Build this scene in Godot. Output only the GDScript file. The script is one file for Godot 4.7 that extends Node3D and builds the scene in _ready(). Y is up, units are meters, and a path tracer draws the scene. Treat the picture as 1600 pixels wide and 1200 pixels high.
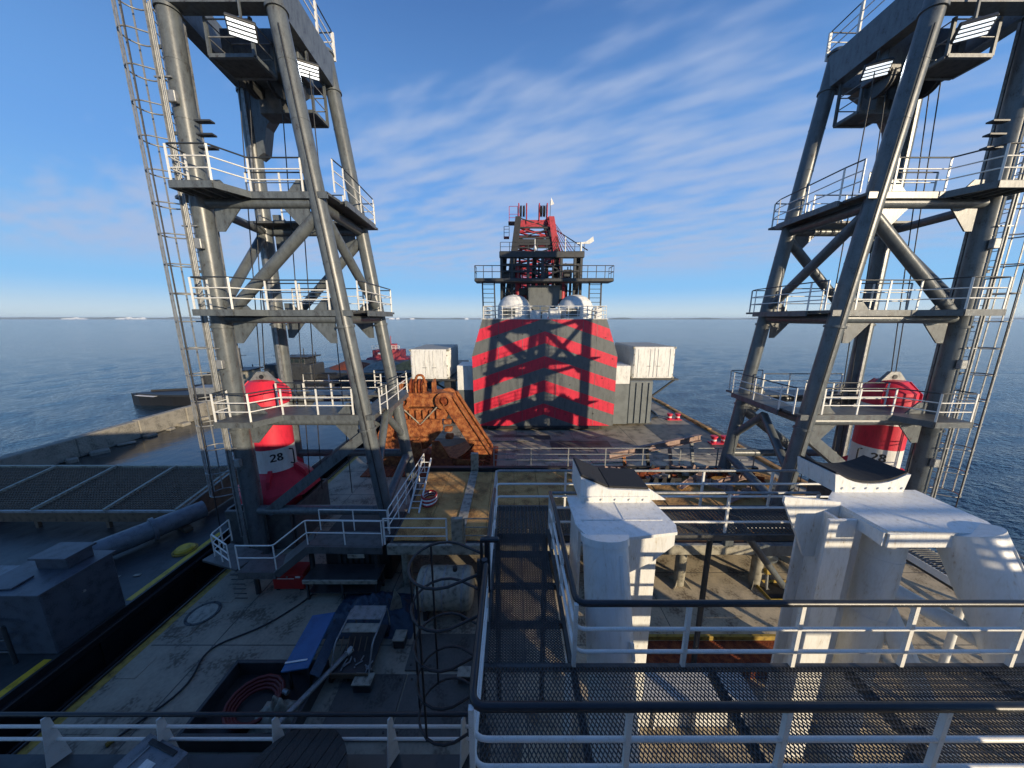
extends Node3D

# ---------------------------------------------------------------- constants
const CX := 3.0            # centre line of the vessel
const CAM := Vector3(0, 10.3, 0)
const WATER_Y := -2.2

var M := {}
var box_mesh: BoxMesh
var cyl_meshes := {}
var bevel_cache := {}
var rng := RandomNumberGenerator.new()
var used := {}

# ---------------------------------------------------------------- naming
func numbered(called: String) -> String:
	if not used.has(called):
		used[called] = 0
		return called
	used[called] += 1
	return "%s_%03d" % [called, used[called]]

func thing(called: String, label: String, category: String, at := Vector3.ZERO, group := "") -> Node3D:
	var o := Node3D.new()
	o.name = numbered(called)
	add_child(o)
	o.position = at
	o.set_meta("label", label)
	o.set_meta("category", category)
	if group != "":
		o.set_meta("group", group)
	return o

func setting(o: Node3D, label: String, category: String, kind := "structure") -> Node3D:
	o.set_meta("kind", kind)
	o.set_meta("label", label)
	o.set_meta("category", category)
	return o

func part(parent: Node3D, called: String) -> Node3D:
	var o := Node3D.new()
	o.name = called
	parent.add_child(o, true)
	return o

# positions given to the builders are world positions; origin(parent) takes the parent's place off
func origin(parent: Node3D) -> Vector3:
	var p := Vector3.ZERO
	var n: Node = parent
	while n != self and n is Node3D:
		p += (n as Node3D).position
		n = n.get_parent()
	return p

func put(parent: Node3D, called: String, mesh: Mesh, m: Material, xf: Transform3D) -> MeshInstance3D:
	var o := MeshInstance3D.new()
	o.name = numbered(called) if parent == self else called
	o.mesh = mesh
	o.material_override = m
	parent.add_child(o, true)
	xf.origin -= origin(parent)
	o.transform = xf
	return o

# ---------------------------------------------------------------- shapes
func box(parent: Node3D, called: String, c: Vector3, s: Vector3, m: Material, b := Basis()) -> MeshInstance3D:
	return put(parent, called, box_mesh, m, Transform3D(b * Basis.from_scale(s), c))

func span_box(parent: Node3D, called: String, lo: Vector3, hi: Vector3, m: Material, bevel := 0.0) -> MeshInstance3D:
	if bevel > 0.0:
		return bbox(parent, called, (lo + hi) / 2, (hi - lo).abs(), m, bevel)
	return box(parent, called, (lo + hi) / 2, (hi - lo).abs(), m)

func cyl_mesh(sides: int) -> CylinderMesh:
	if not cyl_meshes.has(sides):
		var c := CylinderMesh.new()
		c.top_radius = 1.0
		c.bottom_radius = 1.0
		c.height = 1.0
		c.radial_segments = sides
		c.rings = 1
		cyl_meshes[sides] = c
	return cyl_meshes[sides]

func aim(a: Vector3, b: Vector3) -> Basis:
	var y := (b - a).normalized()
	var x := y.cross(Vector3(0, 0, 1))
	if x.length() < 0.01:
		x = y.cross(Vector3(1, 0, 0))
	x = x.normalized()
	return Basis(x, y, x.cross(y))

func tube(parent: Node3D, called: String, a: Vector3, b: Vector3, r: float, m: Material, sides := 12) -> MeshInstance3D:
	return put(parent, called, cyl_mesh(sides), m, Transform3D(aim(a, b) * Basis.from_scale(Vector3(r, a.distance_to(b), r)), (a + b) / 2))

# a rectangular bar from a to b, w across (horizontal) and h deep
func bar(parent: Node3D, called: String, a: Vector3, b: Vector3, w: float, h: float, m: Material) -> MeshInstance3D:
	var y := (b - a).normalized()
	var up := Vector3.UP if absf(y.y) < 0.98 else Vector3(0, 0, 1)
	var x := y.cross(up).normalized()
	var z := x.cross(y)
	return put(parent, called, box_mesh, m, Transform3D(Basis(x * w, y * a.distance_to(b), z * h), (a + b) / 2))

func tri(st: SurfaceTool, a: Vector3, b: Vector3, c: Vector3, out: Vector3) -> void:
	if (c - a).cross(b - a).dot(out) < 0:
		var t := b
		b = c
		c = t
	st.add_vertex(a)
	st.add_vertex(b)
	st.add_vertex(c)

func quad(st: SurfaceTool, a: Vector3, b: Vector3, c: Vector3, d: Vector3, out: Vector3) -> void:
	tri(st, a, b, c, out)
	tri(st, a, c, d, out)

func begin() -> SurfaceTool:
	var st := SurfaceTool.new()
	st.begin(Mesh.PRIMITIVE_TRIANGLES)
	st.set_smooth_group(-1)
	return st

func bevel_mesh(s: Vector3, k: float) -> ArrayMesh:
	var key := "%.3f %.3f %.3f %.3f" % [s.x, s.y, s.z, k]
	if bevel_cache.has(key):
		return bevel_cache[key]
	var st := begin()
	var h := s / 2
	var q := Vector3(h.x - k, h.y - k, h.z - k)
	for ax in 3:
		var u := (ax + 1) % 3
		var w := (ax + 2) % 3
		for sg in [-1.0, 1.0]:
			var n := Vector3.ZERO
			n[ax] = sg
			var p := []
			for e in [[-1, -1], [1, -1], [1, 1], [-1, 1]]:
				var v := Vector3.ZERO
				v[ax] = sg * h[ax]
				v[u] = e[0] * q[u]
				v[w] = e[1] * q[w]
				p.append(v)
			quad(st, p[0], p[1], p[2], p[3], n)
		# edges along this axis
		for su in [-1.0, 1.0]:
			for sw in [-1.0, 1.0]:
				var e1 := Vector3.ZERO
				var e2 := Vector3.ZERO
				e1[u] = su * h[u]
				e1[w] = sw * q[w]
				e2[u] = su * q[u]
				e2[w] = sw * h[w]
				var d := Vector3.ZERO
				d[ax] = q[ax]
				quad(st, e1 - d, e1 + d, e2 + d, e2 - d, e1 + e2)
	for sx in [-1.0, 1.0]:
		for sy in [-1.0, 1.0]:
			for sz in [-1.0, 1.0]:
				tri(st, Vector3(sx * h.x, sy * q.y, sz * q.z), Vector3(sx * q.x, sy * h.y, sz * q.z), Vector3(sx * q.x, sy * q.y, sz * h.z), Vector3(sx, sy, sz))
	st.generate_normals()
	bevel_cache[key] = st.commit()
	return bevel_cache[key]

func bbox(parent: Node3D, called: String, c: Vector3, s: Vector3, m: Material, bevel: float, b := Basis()) -> MeshInstance3D:
	return put(parent, called, bevel_mesh(s, bevel), m, Transform3D(b, c))

# an outline (x, y in the frame of b) pushed out along the frame's z from -depth/2 to depth/2
func prism_mesh(poly: PackedVector2Array, depth: float) -> ArrayMesh:
	var st := begin()
	var idx := Geometry2D.triangulate_polygon(poly)
	for sg in [-1.0, 1.0]:
		for k in range(0, idx.size(), 3):
			var p := []
			for j in 3:
				var v: Vector2 = poly[idx[k + j]]
				p.append(Vector3(v.x, v.y, sg * depth / 2))
			tri(st, p[0], p[1], p[2], Vector3(0, 0, sg))
	var ccw := not Geometry2D.is_polygon_clockwise(poly)
	for k in poly.size():
		var a: Vector2 = poly[k]
		var b: Vector2 = poly[(k + 1) % poly.size()]
		var e := b - a
		var n := Vector3(e.y, -e.x, 0) if ccw else Vector3(-e.y, e.x, 0)
		quad(st, Vector3(a.x, a.y, -depth / 2), Vector3(b.x, b.y, -depth / 2), Vector3(b.x, b.y, depth / 2), Vector3(a.x, a.y, depth / 2), n)
	st.generate_normals()
	return st.commit()

func prism(parent: Node3D, called: String, poly: PackedVector2Array, depth: float, at: Vector3, m: Material, b := Basis()) -> MeshInstance3D:
	return put(parent, called, prism_mesh(poly, depth), m, Transform3D(b, at))

# a round pipe along a polyline, its corners rounded off
func pipe_mesh(pts: Array, r: float, bend := 0.0, closed := false, sides := 10) -> ArrayMesh:
	var path: Array = []
	var n := pts.size()
	for k in n:
		var p: Vector3 = pts[k]
		if bend > 0.0 and (closed or (k > 0 and k < n - 1)):
			var a: Vector3 = pts[(k + n - 1) % n]
			var b: Vector3 = pts[(k + 1) % n]
			var da := p.move_toward(a, minf(bend, p.distance_to(a) * 0.45))
			var db := p.move_toward(b, minf(bend, p.distance_to(b) * 0.45))
			for j in 6:
				var t := j / 5.0
				path.append(da.lerp(p, t).lerp(p.lerp(db, t), t))
		else:
			path.append(p)
	var st := SurfaceTool.new()
	st.begin(Mesh.PRIMITIVE_TRIANGLES)
	var c := path.size()
	var up := Vector3.ZERO
	for k in c:
		var prev: Vector3 = path[k - 1] if k > 0 else (path[c - 1] if closed else path[k])
		var next: Vector3 = path[k + 1] if k < c - 1 else (path[0] if closed else path[k])
		var d := (next - prev).normalized()
		if up == Vector3.ZERO:
			up = d.cross(Vector3(0.31, 0.17, 0.93)).normalized()
		up = (up - d * up.dot(d)).normalized()
		var side := d.cross(up)
		for j in sides:
			var an := TAU * j / sides
			var nn := up * cos(an) + side * sin(an)
			st.set_normal(nn)
			st.add_vertex(path[k] + nn * r)
	for k in (c if closed else c - 1):
		var k2 := (k + 1) % c
		for j in sides:
			var j2 := (j + 1) % sides
			for ii in [k * sides + j, k2 * sides + j, k2 * sides + j2, k * sides + j, k2 * sides + j2, k * sides + j2]:
				st.add_index(ii)
	return st.commit()

func pipe(parent: Node3D, called: String, pts: Array, r: float, m: Material, bend := 0.0, closed := false, sides := 10) -> MeshInstance3D:
	return put(parent, called, pipe_mesh(pts, r, bend, closed, sides), m, Transform3D())

# a turned shape: profile of (radius, height) about the y axis
func lathe_mesh(prof: PackedVector2Array, sides := 32, smooth := false, sweep := TAU) -> ArrayMesh:
	var st := SurfaceTool.new()
	st.begin(Mesh.PRIMITIVE_TRIANGLES)
	for k in prof.size() - 1:
		st.set_smooth_group(0 if smooth else k + 1)
		for j in sides:
			var a := sweep * j / sides
			var b := sweep * (j + 1) / sides
			var p := [Vector3(cos(a) * prof[k].x, prof[k].y, sin(a) * prof[k].x), Vector3(cos(b) * prof[k].x, prof[k].y, sin(b) * prof[k].x), Vector3(cos(b) * prof[k + 1].x, prof[k + 1].y, sin(b) * prof[k + 1].x), Vector3(cos(a) * prof[k + 1].x, prof[k + 1].y, sin(a) * prof[k + 1].x)]
			var mid := (a + b) / 2
			var e: Vector2 = prof[k + 1] - prof[k]
			var out := Vector3(cos(mid) * e.y, -e.x, sin(mid) * e.y)
			if prof[k].x > 0.0001:
				tri(st, p[0], p[1], p[2], out)
			if prof[k + 1].x > 0.0001:
				tri(st, p[0], p[2], p[3], out)
	st.index()
	st.generate_normals()
	return st.commit()

func lathe(parent: Node3D, called: String, prof: PackedVector2Array, at: Vector3, m: Material, b := Basis(), sides := 32) -> MeshInstance3D:
	return put(parent, called, lathe_mesh(prof, sides), m, Transform3D(b, at))

func words(parent: Node3D, called: String, text: String, height: float, at: Vector3, m: Material, b := Basis()) -> MeshInstance3D:
	var t := TextMesh.new()
	var f := SystemFont.new()
	f.font_names = PackedStringArray(["Droid Sans"])
	f.font_weight = 700
	t.font = f
	t.text = text
	t.font_size = 64
	t.pixel_size = height / 46.0
	t.depth = 0.006
	return put(parent, called, t, m, Transform3D(b, at))

# ---------------------------------------------------------------- railings and ladders
# pts run along the floor; dark capping rail, white lower rails, white flat posts
func railing(parent: Node3D, pts: Array, opts := {}) -> Node3D:
	var o := part(parent, opts.get("name", "railing"))
	var h: float = opts.get("h", 1.07)
	var lows: Array = opts.get("lows", [0.38, 0.72])
	var gap: float = opts.get("gap", 1.35)
	var pw: float = opts.get("post", 0.06)
	var white: Material = opts.get("white", M.white)
	var cap: Material = opts.get("cap", M.rail_dark)
	var lift := Vector3.UP
	var rr: float = opts.get("r", 0.022)
	pipe(o, "top_rail", pts.map(func(p): return p + lift * h), opts.get("cap_r", rr * 1.15), cap, opts.get("bend", 0.12), false, 8)
	for l in lows:
		pipe(o, "rail", pts.map(func(p): return p + lift * l), rr, white, opts.get("bend", 0.12), false, 8)
	for k in pts.size() - 1:
		var a: Vector3 = pts[k]
		var b: Vector3 = pts[k + 1]
		var n := maxi(1, int(round(a.distance_to(b) / gap)))
		for j in n + (1 if k == pts.size() - 2 else 0):
			if opts.get("skip_first", false) and k == 0 and j == 0:
				continue
			var p := a.lerp(b, float(j) / n)
			var y := (b - a)
			y.y = 0
			var x := y.normalized()
			if x.length() < 0.5:
				x = Vector3.RIGHT
			var bas := Basis(x * pw, Vector3.UP * (h - 0.01), x.cross(Vector3.UP).normalized() * pw * opts.get("flat", 0.5))
			put(o, "post", box_mesh, white, Transform3D(bas, p + Vector3.UP * h / 2))
	return o

# a vertical ladder from y0 to y1 at base point p, facing "face" (away from what it is fixed to), with a cage
func ladder(parent: Node3D, p: Vector3, y0: float, y1: float, face: Vector3, cage_from: float, m: Material, cage_m: Material, called := "ladder", width := 0.5, cage_r := 0.42, hoop_gap := 1.05) -> Node3D:
	var o := part(parent, called)
	var side := face.cross(Vector3.UP).normalized()
	for s in [-0.5, 0.5]:
		bar(o, "stile", Vector3(p.x, y0, p.z) + side * s * width, Vector3(p.x, y1, p.z) + side * s * width, 0.05, 0.07, m)
	var y := y0 + 0.3
	while y < y1 - 0.1:
		tube(o, "rung", Vector3(p.x, y, p.z) - side * width / 2, Vector3(p.x, y, p.z) + side * width / 2, 0.014, m, 6)
		y += 0.32
	if cage_from < y1:
		y = cage_from
		var last := y
		while y <= y1 + 0.01:
			pipe(o, "hoop", hoop_points(p, y, face, width, cage_r), 0.024, cage_m, 0.0, false, 6)
			last = y
			y += hoop_gap
		for an in [-1.1, -0.38, 0.38, 1.1]:
			var d: Vector3 = face * cos(an) + side * sin(an)
			var c := p + face * (cage_r + 0.12) + d * cage_r
			bar(o, "cage_strap", Vector3(c.x, cage_from, c.z), Vector3(c.x, last, c.z), 0.05, 0.02, cage_m)
	return o

func hoop_points(p: Vector3, y: float, face: Vector3, width: float, r: float) -> Array:
	var side := face.cross(Vector3.UP).normalized()
	var base := Vector3(p.x, y, p.z)
	var c := base + face * (r + 0.12)
	var pts := [base - side * width / 2]
	for k in 13:
		var an := -PI * 0.62 + PI * 1.24 * k / 12
		pts.append(c + face * cos(an) * r + side * sin(an) * r)
	pts.append(base + side * width / 2)
	return pts

# ---------------------------------------------------------------- textures and materials
func noise(kind: int, freq: float, octaves: int, sd: int) -> FastNoiseLite:
	var n := FastNoiseLite.new()
	n.noise_type = kind
	n.frequency = freq
	n.fractal_octaves = octaves
	n.fractal_type = FastNoiseLite.FRACTAL_FBM if octaves > 1 else FastNoiseLite.FRACTAL_NONE
	n.seed = sd
	return n

# a seamless picture whose grey comes from a mix of coarse and fine noise, coloured by a ramp of [place, colour]
func ramp_texture(size: int, coarse: float, fine: float, share: float, sd: int, ramp: Array) -> ImageTexture:
	var a := noise(FastNoiseLite.TYPE_SIMPLEX_SMOOTH, coarse, 4, sd).get_seamless_image(size, size)
	var b := noise(FastNoiseLite.TYPE_SIMPLEX, fine, 3, sd + 7).get_seamless_image(size, size)
	var da := a.get_data()
	var db := b.get_data()
	var g := Gradient.new()
	g.offsets = PackedFloat32Array(ramp.map(func(r): return r[0]))
	g.colors = PackedColorArray(ramp.map(func(r): return r[1]))
	var table := []
	for k in 256:
		table.append(g.sample(k / 255.0))
	var bytes := PackedByteArray()
	bytes.resize(size * size * 3)
	for k in size * size:
		var v := int(clampf(da[k] * (1.0 - share) + db[k] * share, 0, 255))
		var c: Color = table[v]
		bytes[k * 3] = int(clampf(c.r, 0, 1) * 255)
		bytes[k * 3 + 1] = int(clampf(c.g, 0, 1) * 255)
		bytes[k * 3 + 2] = int(clampf(c.b, 0, 1) * 255)
	return ImageTexture.create_from_image(Image.create_from_data(size, size, false, Image.FORMAT_RGB8, bytes))

func grey(v: float) -> Color:
	return Color(v, v, v)

func lin(r: float, g: float, b: float) -> Color:
	return Color(r, g, b).linear_to_srgb()

func bump_texture(size: int, freq: float, oct: int, sd: int, strength: float) -> ImageTexture:
	var a := noise(FastNoiseLite.TYPE_SIMPLEX_SMOOTH, freq, oct, sd).get_seamless_image(size, size)
	a.convert(Image.FORMAT_RGBA8)
	a.bump_map_to_normal_map(strength)
	return ImageTexture.create_from_image(a)

func mat(called: String, c: Color, rough: float, metal := 0.0, tex: Texture2D = null, scale := Vector3.ONE * 0.4, normal: Texture2D = null, nscale := 0.4) -> StandardMaterial3D:
	var m := StandardMaterial3D.new()
	m.resource_name = called
	m.albedo_color = c
	m.roughness = rough
	m.metallic = metal
	m.uv1_triplanar = true
	m.uv1_world_triplanar = true
	m.uv1_scale = scale
	if tex:
		m.albedo_texture = tex
	if normal:
		m.normal_enabled = true
		m.normal_texture = normal
		m.normal_scale = nscale
	M[called] = m
	return m

func make_materials() -> void:
	var worn := ramp_texture(512, 0.008, 0.06, 0.35, 3, [[0.0, grey(0.5)], [0.35, grey(0.8)], [0.5, grey(0.93)], [1.0, grey(1.0)]])
	var faint := ramp_texture(512, 0.006, 0.05, 0.3, 5, [[0.0, grey(0.78)], [0.45, grey(0.92)], [1.0, grey(1.0)]])
	var flecked := ramp_texture(512, 0.01, 0.09, 0.55, 9, [[0.0, Color(0.42, 0.3, 0.2)], [0.13, Color(0.62, 0.52, 0.42)], [0.2, Color(0.9, 0.88, 0.85)], [0.45, grey(0.97)], [1.0, grey(1.0)]])
	var rusty := ramp_texture(512, 0.012, 0.08, 0.45, 12, [[0.0, Color(0.30, 0.13, 0.06)], [0.35, Color(0.55, 0.27, 0.12)], [0.55, Color(0.76, 0.42, 0.2)], [0.75, Color(0.82, 0.55, 0.32)], [1.0, Color(0.55, 0.36, 0.24)]])
	var stained := ramp_texture(1024, 0.007, 0.06, 0.32, 21, [[0.0, Color(0.42, 0.38, 0.34)], [0.27, Color(0.64, 0.6, 0.55)], [0.4, Color(0.84, 0.81, 0.76)], [0.62, Color(0.92, 0.88, 0.82)], [1.0, Color(1, 0.97, 0.9)]])
	var muddy := ramp_texture(1024, 0.006, 0.07, 0.38, 31, [[0.0, Color(0.36, 0.26, 0.15)], [0.3, Color(0.52, 0.39, 0.23)], [0.46, Color(0.66, 0.51, 0.31)], [0.65, Color(0.74, 0.59, 0.38)], [1.0, Color(0.68, 0.57, 0.42)]])
	var grain := ramp_texture(512, 0.02, 0.12, 0.6, 41, [[0.0, grey(0.45)], [0.5, grey(0.8)], [1.0, grey(1.0)]])
	var streaks := ramp_texture(512, 0.012, 0.05, 0.4, 71, [[0.0, Color(0.58, 0.45, 0.33)], [0.15, Color(0.78, 0.71, 0.63)], [0.23, Color(0.92, 0.91, 0.89)], [0.5, grey(0.97)], [1.0, grey(1.0)]])
	var runs := ramp_texture(512, 0.012, 0.05, 0.4, 83, [[0.0, grey(0.7)], [0.3, grey(0.87)], [0.5, grey(0.95)], [1.0, grey(1.0)]])
	var patched := ramp_texture(512, 0.014, 0.07, 0.4, 95, [[0.0, Color(0.55, 0.36, 0.22)], [0.2, Color(0.62, 0.5, 0.42)], [0.27, Color(0.8, 0.8, 0.8)], [0.5, grey(0.92)], [0.72, grey(1.0)], [0.78, Color(1, 1, 1)], [1.0, Color(1, 1, 1)]])
	var dents := bump_texture(512, 0.02, 3, 51, 3.0)
	var rough := bump_texture(512, 0.05, 4, 61, 7.0)
	mat("tower", lin(0.112, 0.127, 0.135), 0.36, 0.0, patched, Vector3(0.7, 0.25, 0.7), dents, 0.12)
	mat("tower_plate", lin(0.10, 0.105, 0.105), 0.5, 0.0, worn, Vector3.ONE * 0.5, dents, 0.2)
	mat("galvanised", lin(0.30, 0.31, 0.31), 0.45, 0.3, worn, Vector3.ONE * 0.8)
	mat("white", lin(0.74, 0.74, 0.70), 0.42, 0.0, flecked, Vector3.ONE * 0.9)
	mat("white_plate", lin(0.76, 0.76, 0.73), 0.42, 0.0, streaks, Vector3(0.9, 0.2, 0.9), dents, 0.5)
	mat("white_clean", lin(0.77, 0.77, 0.74), 0.45, 0.0, runs, Vector3(0.5, 0.1, 0.5))
	mat("rail_dark", lin(0.03, 0.036, 0.042), 0.45, 0.0, faint, Vector3.ONE * 0.8)
	mat("rubber", lin(0.016, 0.019, 0.024), 0.38, 0.0, worn, Vector3.ONE * 0.9, dents, 0.1)
	mat("mesh_steel", lin(0.085, 0.088, 0.088), 0.55, 0.2, worn, Vector3.ONE * 0.8)
	mat("black_steel", lin(0.02, 0.021, 0.023), 0.5, 0.0, worn, Vector3.ONE * 0.4)
	mat("dark_steel", lin(0.042, 0.045, 0.048), 0.5, 0.0, worn, Vector3.ONE * 0.4)
	mat("deck", lin(0.37, 0.355, 0.31), 0.7, 0.0, stained, Vector3.ONE * 0.11, dents, 0.22)
	mat("dried_mud", lin(0.6, 0.555, 0.45), 0.85, 0.0, stained, Vector3.ONE * 0.13, dents, 0.22)
	mat("faded_red", lin(0.42, 0.06, 0.075), 0.6, 0.0, worn, Vector3.ONE * 0.3)
	mat("deck_paint", lin(0.09, 0.1, 0.105), 0.55, 0.0, stained, Vector3.ONE * 0.15, dents, 0.3)
	mat("barge_deck", lin(0.05, 0.062, 0.075), 0.4, 0.0, stained, Vector3.ONE * 0.09, dents, 0.3)
	mat("wet_deck", lin(0.06, 0.066, 0.07), 0.17, 0.0, stained, Vector3.ONE * 0.07, dents, 0.15)
	mat("barge_side", lin(0.014, 0.015, 0.018), 0.5, 0.0, worn, Vector3.ONE * 0.3, dents, 0.4)
	mat("concrete", lin(0.30, 0.28, 0.235), 0.85, 0.0, worn, Vector3.ONE * 0.22, rough, 0.4)
	mat("timber_deck", lin(1.0, 0.95, 0.84), 0.85, 0.0, muddy, Vector3.ONE * 0.16, rough, 0.2)
	mat("timber", lin(0.2, 0.14, 0.085), 0.8, 0.0, grain, Vector3(0.3, 2.5, 2.5), rough, 0.5)
	mat("grey_timber", lin(0.085, 0.075, 0.066), 0.8, 0.0, grain, Vector3(2.5, 2.5, 0.35), rough, 0.6)
	mat("rust", lin(0.62, 0.7, 0.8), 0.8, 0.0, rusty, Vector3.ONE * 0.35, rough, 0.6)
	mat("rust_dark", lin(0.4, 0.28, 0.2), 0.85, 0.0, rusty, Vector3.ONE * 0.6, rough, 0.6)
	mat("old_steel", lin(0.17, 0.115, 0.075), 0.75, 0.0, worn, Vector3.ONE * 0.5)
	mat("tan_steel", lin(0.17, 0.125, 0.09), 0.7, 0.0, stained, Vector3.ONE * 0.4)
	mat("hose_red", lin(0.13, 0.012, 0.012), 0.55, 0.0, faint, Vector3.ONE)
	mat("primer", lin(0.36, 0.25, 0.21), 0.75, 0.0, worn, Vector3.ONE * 0.6)
	mat("red", lin(0.66, 0.024, 0.058), 0.5, 0.0, runs, Vector3(0.5, 0.12, 0.5), dents, 0.15)
	mat("red_box", lin(0.42, 0.015, 0.015), 0.4, 0.0, faint, Vector3.ONE * 0.8)
	mat("crane_dark", lin(0.125, 0.138, 0.14), 0.5, 0.0, runs, Vector3(0.5, 0.12, 0.5), dents, 0.15)
	mat("crane_grey", lin(0.16, 0.18, 0.185), 0.45, 0.0, faint, Vector3.ONE * 0.3, dents, 0.2)
	mat("crane_red_steel", lin(0.45, 0.03, 0.045), 0.5, 0.0, worn, Vector3.ONE * 0.5)
	mat("yellow", lin(0.72, 0.48, 0.03), 0.5, 0.0, worn, Vector3.ONE * 0.5)
	mat("yellow_worn", lin(0.42, 0.31, 0.06), 0.7, 0.0, stained, Vector3.ONE * 0.5)
	mat("blue", lin(0.03, 0.13, 0.3), 0.5, 0.0, faint, Vector3.ONE * 0.6)
	mat("blue_tarp", lin(0.03, 0.06, 0.1), 0.6, 0.0, worn, Vector3.ONE * 0.8, rough, 0.6)
	mat("grey_box", lin(0.2, 0.22, 0.24), 0.5, 0.0, worn, Vector3.ONE * 0.7)
	mat("navy_box", lin(0.075, 0.09, 0.115), 0.45, 0.0, worn, Vector3.ONE * 0.5)
	mat("tank", lin(0.38, 0.39, 0.36), 0.5, 0.0, stained, Vector3.ONE * 0.5)
	mat("pad", lin(0.022, 0.022, 0.024), 0.75, 0.0, grain, Vector3.ONE * 1.2, rough, 0.8)
	mat("land", lin(0.05, 0.06, 0.05), 0.9)
	mat("snow", lin(0.8, 0.8, 0.8), 0.8)
	mat("letter", lin(0.015, 0.015, 0.015), 0.5)
	var lamp := mat("lit", lin(0.9, 0.93, 0.95), 0.4)
	lamp.emission_enabled = true
	lamp.emission = Color(0.93, 0.97, 1.0)
	lamp.emission_energy_multiplier = 0.85
	var glass := mat("window_glass", lin(0.02, 0.03, 0.035), 0.05)
	glass.metallic_specular = 0.7
	var sea := StandardMaterial3D.new()
	sea.resource_name = "sea_water"
	sea.albedo_color = lin(0.006, 0.02, 0.034)
	sea.roughness = 0.09
	sea.uv1_triplanar = true
	sea.uv1_world_triplanar = true
	sea.uv1_scale = Vector3(0.05, 0.05, 0.11)
	sea.normal_enabled = true
	var wv := noise(FastNoiseLite.TYPE_SIMPLEX_SMOOTH, 0.016, 5, 77)
	wv.fractal_gain = 0.55
	wv.domain_warp_enabled = true
	wv.domain_warp_amplitude = 14.0
	wv.domain_warp_frequency = 0.012
	var wi := wv.get_seamless_image(1024, 1024)
	wi.convert(Image.FORMAT_RGBA8)
	wi.bump_map_to_normal_map(6.0)
	sea.normal_texture = ImageTexture.create_from_image(wi)
	sea.normal_scale = 1.25
	M["sea"] = sea

# ---------------------------------------------------------------- sky: clear blue under a thin sheet of cloud
func sky_texture() -> ImageTexture:
	var w := 2048
	var h := 1024
	var bytes := PackedByteArray()
	bytes.resize(w * h * 3)
	var n1 := noise(FastNoiseLite.TYPE_SIMPLEX_SMOOTH, 0.30, 4, 101)
	var n2 := noise(FastNoiseLite.TYPE_SIMPLEX_SMOOTH, 2.6, 4, 202)
	var n3 := noise(FastNoiseLite.TYPE_SIMPLEX_SMOOTH, 0.11, 2, 303)
	var zen := Vector3(0.05, 0.135, 0.37)
	var mid := Vector3(0.15, 0.36, 0.76)
	var low := Vector3(0.25, 0.52, 0.84)
	var hor := Vector3(0.55, 0.67, 0.74)
	var cloud := Vector3(0.375, 0.475, 0.69)
	for y in h:
		var el := PI / 2 - PI * (y + 0.5) / h
		var s := sin(el)
		var base := hor
		if el > 0:
			var e := rad_to_deg(el)
			base = hor.lerp(low, smoothstep(0.0, 5.0, e)).lerp(mid, smoothstep(3.0, 20.0, e)).lerp(zen, smoothstep(14.0, 48.0, e))
		else:
			base = Vector3(0.1, 0.14, 0.18)
		var edge := smoothstep(5.0, 9.0, rad_to_deg(el))
		for x in w:
			var c := base
			if edge > 0.0:
				var az := TAU * (x + 0.5) / w
				var k := cos(el) / (s + 0.045)
				var px := sin(az) * k
				var pz := -cos(az) * k
				var r := px * 0.86 + pz * 0.5
				var q := -px * 0.5 + pz * 0.86
				var big := 0.55 * n1.get_noise_2d(r * 1.0, q * 1.6) + 0.4 * n3.get_noise_2d(px + 7.0, pz)
				var fine := n2.get_noise_2d(r * 0.6, q * 1.7)
				var d := smoothstep(-0.5, 0.55, big + fine * 0.62 + 0.2 - 1.0 * smoothstep(-2.3, -1.0, pz - 0.12 * px))
				c = base.lerp(cloud, d * edge * 0.82)
			var i := (y * w + x) * 3
			var col := Color(c.x, c.y, c.z).linear_to_srgb()
			bytes[i] = int(col.r * 255)
			bytes[i + 1] = int(col.g * 255)
			bytes[i + 2] = int(col.b * 255)
	return ImageTexture.create_from_image(Image.create_from_data(w, h, false, Image.FORMAT_RGB8, bytes))

# ---------------------------------------------------------------- the script
func _ready() -> void:
	rng.seed = 11
	box_mesh = BoxMesh.new()
	# camera
	var cam := Camera3D.new()
	cam.name = "camera"
	cam.position = CAM
	cam.rotation.x = -atan(102.0 / 510.0)
	cam.fov = rad_to_deg(2.0 * atan(600.0 / 510.0))
	cam.near = 0.05
	cam.far = 30000.0
	add_child(cam)
	cam.make_current()
	# sky and air
	var env := Environment.new()
	env.background_mode = Environment.BG_SKY
	var sm := PanoramaSkyMaterial.new()
	sm.panorama = sky_texture()
	var sk := Sky.new()
	sk.sky_material = sm
	env.sky = sk
	env.background_energy_multiplier = 0.84
	env.tonemap_mode = Environment.TONE_MAPPER_LINEAR
	env.tonemap_exposure = 1.3
	env.sdfgi_enabled = true
	env.ssao_enabled = true
	env.ssil_enabled = true
	env.fog_enabled = true
	env.fog_density = 0.00007
	env.fog_light_color = Color(0.72, 0.8, 0.88)
	var we := WorldEnvironment.new()
	we.name = "environment"
	we.environment = env
	add_child(we)
	# sun: low, behind the camera and to its right
	var sun := DirectionalLight3D.new()
	sun.name = "sun"
	sun.light_energy = 1.45
	sun.light_color = Color(1.0, 0.92, 0.79)
	sun.light_angular_distance = 0.53
	sun.shadow_enabled = true
	var az := deg_to_rad(41.0)
	var el := deg_to_rad(13.0)
	add_child(sun)
	sun.look_at_from_position(Vector3.ZERO, Vector3(-sin(az) * cos(el), -sin(el), -cos(az) * cos(el)), Vector3.UP)
	make_materials()
	build_water()
	build_deck()
	build_work_platform()
	build_wheelhouse()
	build_tower(-1.0)
	build_tower(1.0)
	build_spud(-1.0)
	build_spud(1.0)
	build_crane()
	build_containers()
	build_walkway()
	build_supports()
	build_barge()
	build_bucket()
	build_distance()
	build_deck_things()
	build_small_things()

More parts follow.
